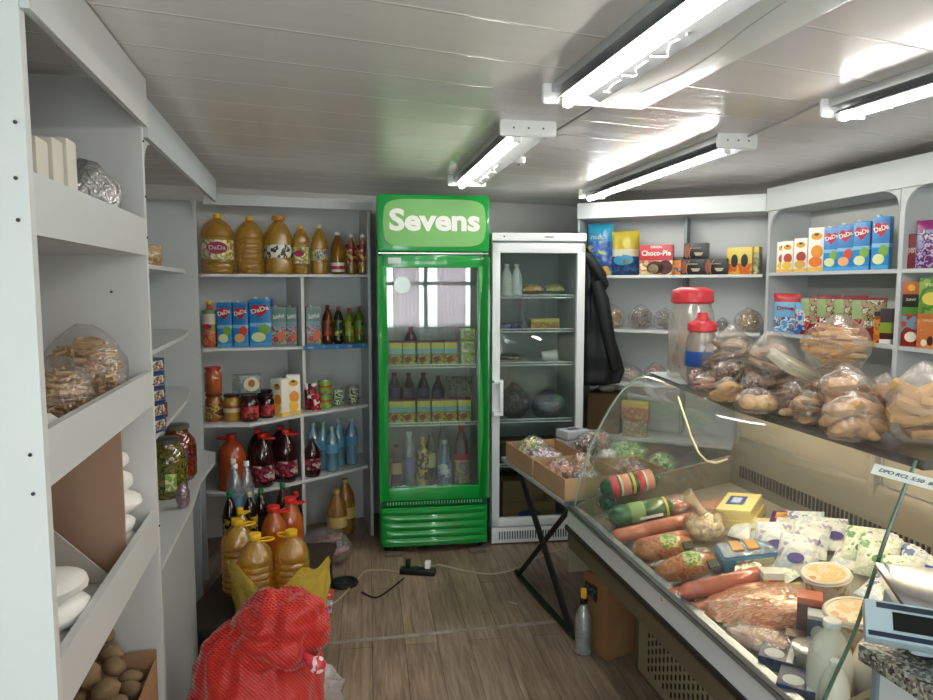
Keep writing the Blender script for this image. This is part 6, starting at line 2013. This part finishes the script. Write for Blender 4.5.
CO1 = [mat('b8704e', .3), mat('d89a78', .3), mat('8a4430', .3), mat('e0c0a8', .3)]
CO2 = [mat('6a4a8a', .3), mat('9a80b0', .3), mat('d0c0d8', .3), mat('3a3060', .3)]
CO3 = [mat('c9c83a', .3), mat('8a4a8a', .3), mat('e0d8d0', .3), mat('6a9a3a', .3)]
CO4 = [mat('d8c0cc', .3), mat('b87a9a', .3), mat('e8e0e4', .3)]
CO5 = [mat('5a2c20', .3), mat('8a5a4a', .3), mat('e0d8d4', .3), mat('4a2018', .3)]
CO6 = [mat('6fc02c', .3), mat('8ad83a', .3), mat('4a9a24', .3), mat('c9e8a0', .3)]
SG = 'bags of wrapped sweets on the folding table'
SF = film('ffffff', .08, .12, .12, 25, 1)
def sw(label, a, b_, z, s, cols, n, seed, size=.024, rz=0, pinch=.2):
    s = tuple(q * .98 for q in s)
    return plastic_bag('sweets_bag', label, 'bag', tpt(a, b_, z + .003), s, rz, SG, seed, SF, pinch, 'candy', cols, n=n, size=size)
sw('clear bag of orange-brown wrapped sweets in the near cardboard box', .10, .27, .006, (.085, .075, .062), CO1, 130, 41)
sw('clear bag of orange-brown wrapped sweets at the back of the near box', .22, .28, .006, (.07, .075, .072), CO1, 120, 42)
sw('bag of purple wrapped sweets at the front of the near box', .16, .10, .006, (.10, .075, .050), CO2, 130, 43)
sw('bag of pale pink sweets in the far left box', .12, .50, .006, (.095, .075, .062), CO4, 120, 44)
sw('bag of yellow and purple wrapped sweets at the far end of the far left box', .12, .67, .006, (.095, .075, .075), CO3, 140, 45)
sw('clear bag of brown chocolate sweets standing at the far edge behind the boxes', .40, .60, 0, (.085, .08, .085), CO5, 150, 46, .022, pinch=.6)
sw('bag of orange-brown sweets in the box beside the near one', .43, .20, .006, (.085, .11, .060), CO1, 140, 47)
sw('large bag of bright green wrapped sweets seen through the counter glass', .60, .53, 0, (.115, .13, .065), CO6, 190, 48, .026)
sw('smaller bag of bright green wrapped sweets beside the counter end', .63, .24, 0, (.078, .085, .065), CO6, 120, 49, .024)
plastic_bag('plastic_bag', 'crumpled clear bag with small sweets left of the green sweets', 'bag', tpt(.45, .44, 0), (.075, .06, .055), 0, SG, 14, film(haze=.3, gloss=.2, bump=1), .2, 'candy', CO4, n=40, size=.016, amp=.3)
CO7 = [mat('d8b82c', .3), mat('c9405a', .3), mat('e0a0b0', .3), mat('d8d86a', .3)]
sw('bag of yellow and pink striped sweets behind the green sweets', .52, .755, 0, (.11, .05, .075), CO7, 120, 50, .024)
for k in range(3):
    t = thing('sweets_tray', ('lowest', 'middle', 'topmost')[k] + ' of three flat grey-white film-wrapped trays at the far side of the table', 'tray', tpt(.385, .745, .051 * k), ta + .1 * k, 'flat film-wrapped trays')
    MB().box((0, 0, .024), (.15, .11, .046), ch=.008).build('tray', mat('b8bcc4', .35), t)
    MB().box((.0, 0, .0485), (.07, .04, .002)).build('dark_label', mat('4a4e58', .5), t)

# ================================================================== UNDER AND AROUND THE TABLE
bx = Vector((.132, -.26, 0)).normalized()
c_ = Vector((.599, 2.855, 0))
ctr = c_ - bx * .085 + Vector((-bx.y, bx.x, 0)) * .105
cb = closed_box('tall brown cardboard box with black printed label under the counter', ctr, math.atan2(bx.y, bx.x), .17, .21, .345, mat('8a6440', .8, var=.1), tape=True)
o = MB().box((-.030, -.1065, .27), (.085, .002, .055)).build('black_label', mat('16181a', .5), cb)
lettering('ЛЕСНА', .026, mat('9aa0a4', .5), cb, (-.030, -.109, .27), width=.07)
sbx = thing('spray_bottle', 'clear spray bottle with yellow trigger head on the floor by the counter', 'bottle', Z(583, 653, 0), -.3)
MB().lathe([(.028, 0), (.036, .008), (.037, .03), (.034, .06), (.037, .09), (.037, .15), (.033, .18), (.022, .205), (.014, .218), (.014, .225)], 20).build('body', film('dfe8e4', .25, .2, .08, 8, .2), sbx)
MB().lathe([(.033, .006), (.034, .03), (.032, .06), (.034, .085)], 18).build('water', mat('b8c6c4', .1, 0, .7, 1.33), sbx)
MB().lathe([(.017, .226), (.018, .245), (.014, .25)], 14).build('collar', BLACK, sbx)
MB().box((0, 0, .275), (.026, .024, .05), ch=.006).build('head', mat('e0a81c', .4), sbx)
MB().box((.018, 0, .292), (.05, .018, .018), ch=.004).build('nozzle', BLACK, sbx)
MB().box((.040, 0, .262), (.012, .014, .055), rot=(0, -.45, 0), ch=.004).build('trigger', mat('1c1c1c', .4), sbx)
# power strip and cables on the floor
ps = thing('power_strip', 'black power strip with plugs on the floor in front of the green fridge', 'socket', Z(418, 574, 0), -.12)
MB().box((0, 0, .018), (.20, .052, .034), ch=.006).build('body', mat('141619', .35), ps)
for k in range(3):
    MB().lathe([(.019, 0), (.019, .002), (.014, .002), (.014, -.001)], 16, (-.06 + .055 * k, 0, .0355)).build('socket', mat('2a2d30', .4), ps)
MB().box((.055, 0, .058), (.03, .034, .042), ch=.006).build('plug', WHITE, ps)
MB().box((-.055, 0, .060), (.028, .03, .045), ch=.006).build('plug', BLACK, ps)
def fl(px, py, z=.005):
    return Z(px, py, z)
def smooth(pts, n=6):
    out = []
    for i in range(len(pts) - 1):
        p0, p1, p2, p3 = pts[max(0, i - 1)], pts[i], pts[i + 1], pts[min(len(pts) - 1, i + 2)]
        for k in range(n):
            g = k / n
            out.append(.5 * ((2 * p1) + (p2 - p0) * g + (2 * p0 - 5 * p1 + 4 * p2 - p3) * g * g + (3 * p1 - p0 - 3 * p2 + p3) * g ** 3))
    return out + [pts[-1]]
cable('power_cable', 'beige cable curving from the power strip past the black disc to the shelves', smooth([fl(401, 573), fl(385, 570), fl(366, 571), fl(357, 580), fl(338, 600), fl(328, 604), fl(320, 606)]), .0042, mat('b8a88c', .5))
cable('power_cable', 'long beige cable on the floor running right towards the white fridge', smooth([fl(432, 568, .03), fl(440, 565), fl(462, 570), fl(490, 574), fl(515, 569), fl(532, 560), fl(548, 553), fl(560, 550)]), .0042, mat('b8ac98', .5))
cable('power_cable', 'black cable from the power strip to the round black disc', smooth([fl(404, 578), fl(393, 587), fl(380, 596), fl(372, 597), fl(362, 592)]), .004, mat('1a1a1a', .5))
t = thing('rubber_disc', 'flat round black rubber disc on the floor next to the bottles', 'disc', Z(344, 584, 0))
MB().lathe([(.075, 0), (.078, .006), (.074, .016), (.060, .020), (.056, .014), (.001, .012)], 32).build('rim', mat('1a1c1e', .5), t)
MB().lathe([(.018, .012), (.014, .024), (.001, .026)], 16).build('hub', mat('26282a', .4), t)
tag(MB().box((0, 0, .0006), (.045, .006, .001)).build('paper_scrap', mat('d8d4cc', .6), None, loc=Z(513, 603, 0.0005), rz=-.5), 'small pale scrap on the floor boards near the table legs', 'scrap')
for px, py, nm in ((394, 556, 'left'), (478, 552, 'right')):
    o = MB().box((0, 0, .011), (.10, .04, .022), ch=.002).build('floor_block', mat('6a6258', .8), None, loc=Z(px, py, 0), rz=ga)
    tag(o, f'flat grey block on the floor at the {nm} front foot of the green fridge', 'block')

# ================================================================== BOTTLES ON THE LOW BENCH, LEFT
nb = thing('low_bench', 'low dark wooden bench carrying the bottles in the left corner', 'bench', (-.94, 3.2, 0), 0)
MB().box((0, 0, .2025), (.48, .93, .03), ch=.003).build('seat_board', mat('3a322a', .6, var=.2), nb)
for x in (-.20, .20):
    for y in (-.42, .42):
        MB().box((x, y, .0935), (.04, .04, .187)).build('leg', mat('332b24', .6), nb)
BZ = .2185
cr = closed_box('low cardboard box under the water bottles on the bench', (-1.10, 3.59, BZ), 0, .15, .145, .13, mat('6f5a44', .8), tape=False)
def bz(px, y, z=BZ):
    return AT(px, y, z)
OG = 'five-litre yellow oil jugs on the bench'
j = bottle('oil_jug', 'five-litre oil jug with yellow cap and handle, left one of the front three', 'jug', bz(239.5, 3.06), .335, .074, OIL, CAP_Y, 'oil5', handle=CAP_Y, group=OG, rz=.5, capr=.026)
again(j, 'five-litre oil jug with yellow cap in the front middle above the yellow bag', bz(257, 2.88), .2)
again(j, 'five-litre oil jug with yellow cap, right one of the front three', bz(293, 2.92), 2.6)
again(j, 'smaller oil bottle with pale cap behind the left oil jug', bz(242, 3.215), 1.0, (.62, .62, 1.0))
j = bottle('juice_jug', 'large orange-brown juice jug with red cap, front one on the bench', 'jug', bz(275, 3.25), .335, .064, mat('b05a24', .12, coat=.8), CAP_R, 'jug', handle=CAP_R, group='orange-brown juice jugs on the bench', rz=.3, capr=.030)
again(j, 'large orange-brown juice jug with red cap and handle, back one on the bench', bz(291.5, 3.385), .2)
GB = spots(('c9b03a', '1c1a12', '2a2618', 'b89a34'), 60, .25)
j = bottle('soft_drink_bottle', 'gold and black patterned bottle with green cap at the left of the bench', 'bottle', bz(231.5, 3.40), .36, .038, COLA, CAP_G, 'coke', GB, (.12, .66), group='gold and black patterned bottles')
bottle('soft_drink_bottle', 'gold and black patterned bottle with beige cap, right one', 'bottle', bz(251, 3.40), .36, .038, COLA, mat('c9b48a', .4), 'coke', GB, (.12, .66), group='gold and black patterned bottles')
j = bottle('soft_drink_bottle', 'dark cola bottle with green cap between the gold bottles and red caps', 'bottle', bz(262.5, 3.53), .335, .040, COLA, CAP_G, 'coke', mat('3a1c18', .3), (.4, .6))
bottle('soft_drink_bottle', 'dark red drink bottle with green cap at the back of the bench', 'bottle', bz(284, 3.60), .345, .040, liquid('5a1c14', .4), CAP_G, 'coke', spots(('b83a2c', 'd8d0c0', '2a4a2c'), 40), (.35, .62))
bottle('soft_drink_bottle', 'dark bottle with red cap just behind the back orange jug', 'bottle', bz(297, 3.51), .325, .036, COLA, CAP_R, 'coke', mat('a02820', .3), (.35, .6))
w = None
for k, (px, y, nm) in enumerate(((235, 3.640, 'farthest left one'), (236.5, 3.545, 'nearest left one'), (248, 3.60, 'right one'))):
    l = AT(px, y, BZ + .1315)
    lab = 'clear water bottle with white cap standing on the low box, ' + nm
    w = bottle('water_bottle', lab, 'bottle', l, .33, .036, PET, WHITE, 'slim', mat('7fa6c4', .3, trans=.3), (.28, .5), group='clear water bottles on the bench') if w is None else again(w, lab, l)
# two labelled bottles peeking above, on the shelf behind
# yellow carrier bag round the front jugs
def ybag():
    mb = MB()
    cx, cy = -.795, 2.895
    def fn(u, v):
        a = 2 * PI * u
        lobes = .12 * max(0, math.cos(a - PI * 1.15)) ** 3 + .13 * max(0, math.cos(a + .45)) ** 3
        h_ = .10 + .07 * noise.noise(Vector((math.cos(a) * 2, math.sin(a) * 2, 3))) + lobes
        z = BZ + .002 + h_ * v * 1.05
        fl_ = 1 + .22 * v * (lobes * 5) + .07 * noise.noise(Vector((math.cos(a) * 4, math.sin(a) * 4, v * 3)))
        return (cx + .195 * math.cos(a) * fl_, cy + .145 * math.sin(a) * fl_, z)
    mb.grid(fn, 90, 16)
    return mb
YF = film('ffe658', .68, .10, .25, 20, .6)
tag(ybag().build('carrier_bag', YF, thick=.001, sharp=1.5), 'translucent yellow carrier bag pulled around the front oil jugs', 'bag')
o = bpy.data.objects['carrier_bag']
yb = tag(MB().blob((0, 0, .07), (.16, .07, .09), 7, .4, 2.4, 4, flat=.8, pinch=.3).build('carrier_bag', film('e8d24a', .55, .12, .25, 25, 1), None, loc=(-.77, 2.64, .0)), 'crumpled pale yellow plastic bag on the floor behind the red net bag', 'bag')
yb.scale = (1, 1, 2.2)
wb = tag(MB().blob((0, 0, .09), (.11, .08, .115), 9, .4, 2.4, 3, flat=.8).build('plastic_bag', film(haze=.4, gloss=.2, bump=1), None, loc=(-.56, 2.47, .0)), 'crumpled clear plastic bag under the right side of the red net bag', 'bag')
# red net sack
m, N, L, b = new_mat('red_net')
tc = N.new('ShaderNodeTexCoord')
outn = N['Material Output']
w1 = N.new('ShaderNodeTexWave'); w1.wave_type = 'BANDS'; w1.bands_direction = 'DIAGONAL'
w1.inputs['Scale'].default_value = 42; w1.inputs['Distortion'].default_value = 1.2; w1.inputs['Detail'].default_value = 1
w2 = N.new('ShaderNodeTexWave'); w2.wave_type = 'BANDS'; w2.bands_direction = 'Z'
w2.inputs['Scale'].default_value = 60; w2.inputs['Distortion'].default_value = 1.5
L.new(tc.outputs['Object'], w1.inputs[0]); L.new(tc.outputs['Object'], w2.inputs[0])
ml = N.new('ShaderNodeMath'); ml.operation = 'MULTIPLY'; L.new(w1.outputs['Fac'], ml.inputs[0]); L.new(w2.outputs['Fac'], ml.inputs[1])
mr = N.new('ShaderNodeMapRange'); mr.inputs[1].default_value = .25; mr.inputs[2].default_value = .7; mr.inputs[3].default_value = 0; mr.inputs[4].default_value = .7
L.new(ml.outputs[0], mr.inputs[0])
b.inputs['Base Color'].default_value = lin('c8241a'); b.inputs['Roughness'].default_value = .48
b.inputs['Sheen Weight'].default_value = .3
bp = N.new('ShaderNodeBump'); bp.inputs['Strength'].default_value = .3; bp.inputs['Distance'].default_value = .004
L.new(w1.outputs['Fac'], bp.inputs['Height']); L.new(bp.outputs[0], b.inputs['Normal'])
tr = N.new('ShaderNodeBsdfTransparent'); tr.inputs[0].default_value = lin('f08070')
ms = N.new('ShaderNodeMixShader'); L.new(mr.outputs[0], ms.inputs[0]); L.new(b.outputs[0], ms.inputs[1]); L.new(tr.outputs[0], ms.inputs[2])
L.new(ms.outputs[0], outn.inputs[0])
RN = m
ns_ = thing('net_sack', 'big bright red net sack of onions with a gathered neck on the floor', 'sack', (-.690, 2.17, 0))
def sack_fn(u, v):
    a = 2 * PI * u
    # height up the sack
    zs = [(0, .80), (.05, .98), (.16, 1.06), (.28, 1.04), (.37, .92), (.45, .70), (.505, .42), (.53, .14)]
    t_ = v * (len(zs) - 1); i = min(int(t_), len(zs) - 2); f = t_ - i
    z = zs[i][0] * (1 - f) + zs[i + 1][0] * f
    r = zs[i][1] * (1 - f) + zs[i + 1][1] * f
    n = noise.noise(Vector((math.cos(a) * 1.5, math.sin(a) * 1.5, z * 5)))
    n2 = noise.noise(Vector((math.cos(a) * 4, math.sin(a) * 4, z * 12 + 4)))
    pl = math.sin(a * 11 + n * 4) * .10 * max(0, (v - .45)) * 1.8
    k = r * (1 + .20 * n + .07 * n2) + pl
    return (.215 * k * math.cos(a) + .03 * v ** 3, .185 * k * math.sin(a), z + .02 * n)
MB().grid(sack_fn, 110, 44).build('net', RN, ns_, sharp=1.5)
# second lobe folding over to the right
MB().blob((.095, -.03, .505), (.155, .13, .135), 13, .26, 1.7, 5, pinch=.35, rot=(0, -.25, 0)).build('net_top', RN, ns_, sharp=1.5)
MB().tube([(-.045 + .030 * math.cos(a), -.02 + .028 * math.sin(a), .515) for a in [k * PI / 8 for k in range(16)]], .005, 8, closed=True).build('tie', mat('c01c18', .4), ns_)
MB().tube([(.19, -.11, .47), (.215, -.12, .45), (.235, -.13, .44)], [.006, .018, .004], 8).build('drawstring_end', mat('c93040', .35), ns_)
MB().lathe([(.018, -.006), (.026, 0), (.018, .006)], 14, (.235, -.13, .445), rot=(1.2, .3, 0)).build('seal', spots(('c93040', 'e8d0d0', 'b82030'), 60, .3), ns_)
rr = random.Random(9)
pts = []
k = 0
while len(pts) < 34 and k < 5000:
    k += 1
    p = Vector((rr.uniform(-.17, .17), rr.uniform(-.12, .12), rr.uniform(.05, .44)))
    if (p.x / .155) ** 2 + (p.y / .11) ** 2 + ((p.z - .22) / .25) ** 2 > 1:
        continue
    if all((p - q).length > .072 for q in pts):
        pts.append(p)
for i, p in enumerate(pts):
    MB().lathe([(.001, -.036), (.022, -.030), (.037, -.006), (.036, .010), (.020, .030), (.006, .040), (.003, .052)], 14, (0, 0, 0)).build('onion', mat('d8a884', .4), ns_, loc=p, rot=(rr.uniform(-1, 1), rr.uniform(-1, 1), 0))
# odd packets by the shelf foot
plastic_bag('drink_pack', 'shrink-wrapped pack of pink and dark red cartons on the floor under the shelf', 'pack', AT(326, 3.93, 0), (.155, .11, .11), -.3, seed=12, m=film(haze=.1, gloss=.2, bump=1), fill='rusk', fm=[mat('8a2a3c', .35), mat('b86a80', .35), mat('3a1018', .35)], n=14, size=.05, pinch=.1)
j = bottle('oil_jug', 'oil jug on the floor in the corner under the shelves, front one', 'jug', AT(337.5, 4.27, 0), .33, .062, OIL_DARK, mat('c9a860', .4), 'jug', mat('d8c07a', .4), (.3, .5), group='oil jugs on the floor in the corner')
again(j, 'oil jug on the floor in the corner under the shelves, back one', AT(346, 4.42, 0), .5, (1, 1, 1.08))
t = pouch('snack_packet', 'small red and white snack packet on the floor at the bench edge', 'packet', Z(322, 600, .09), 0, .085, .13, .02, bands([(0, 'c9202c'), (.2, 'dfe4e8'), (.6, 'c9202c')], .13, blotch=(('dfe4e8', '8ab0c8', 'c9202c'), 25, .15, .6)), rot=(-.5, .1, .1), text='Choco', tz=.8)
t.location.z = .004
bottle('water_bottle', 'small bottle with blue cap lying low beside the front oil jug and the floor', 'bottle', AT(315.5, 3.22, 0), .19, .028, PET, mat('2a5ab0', .4), 'slim', mat('8ab0c8', .4), (.3, .6))
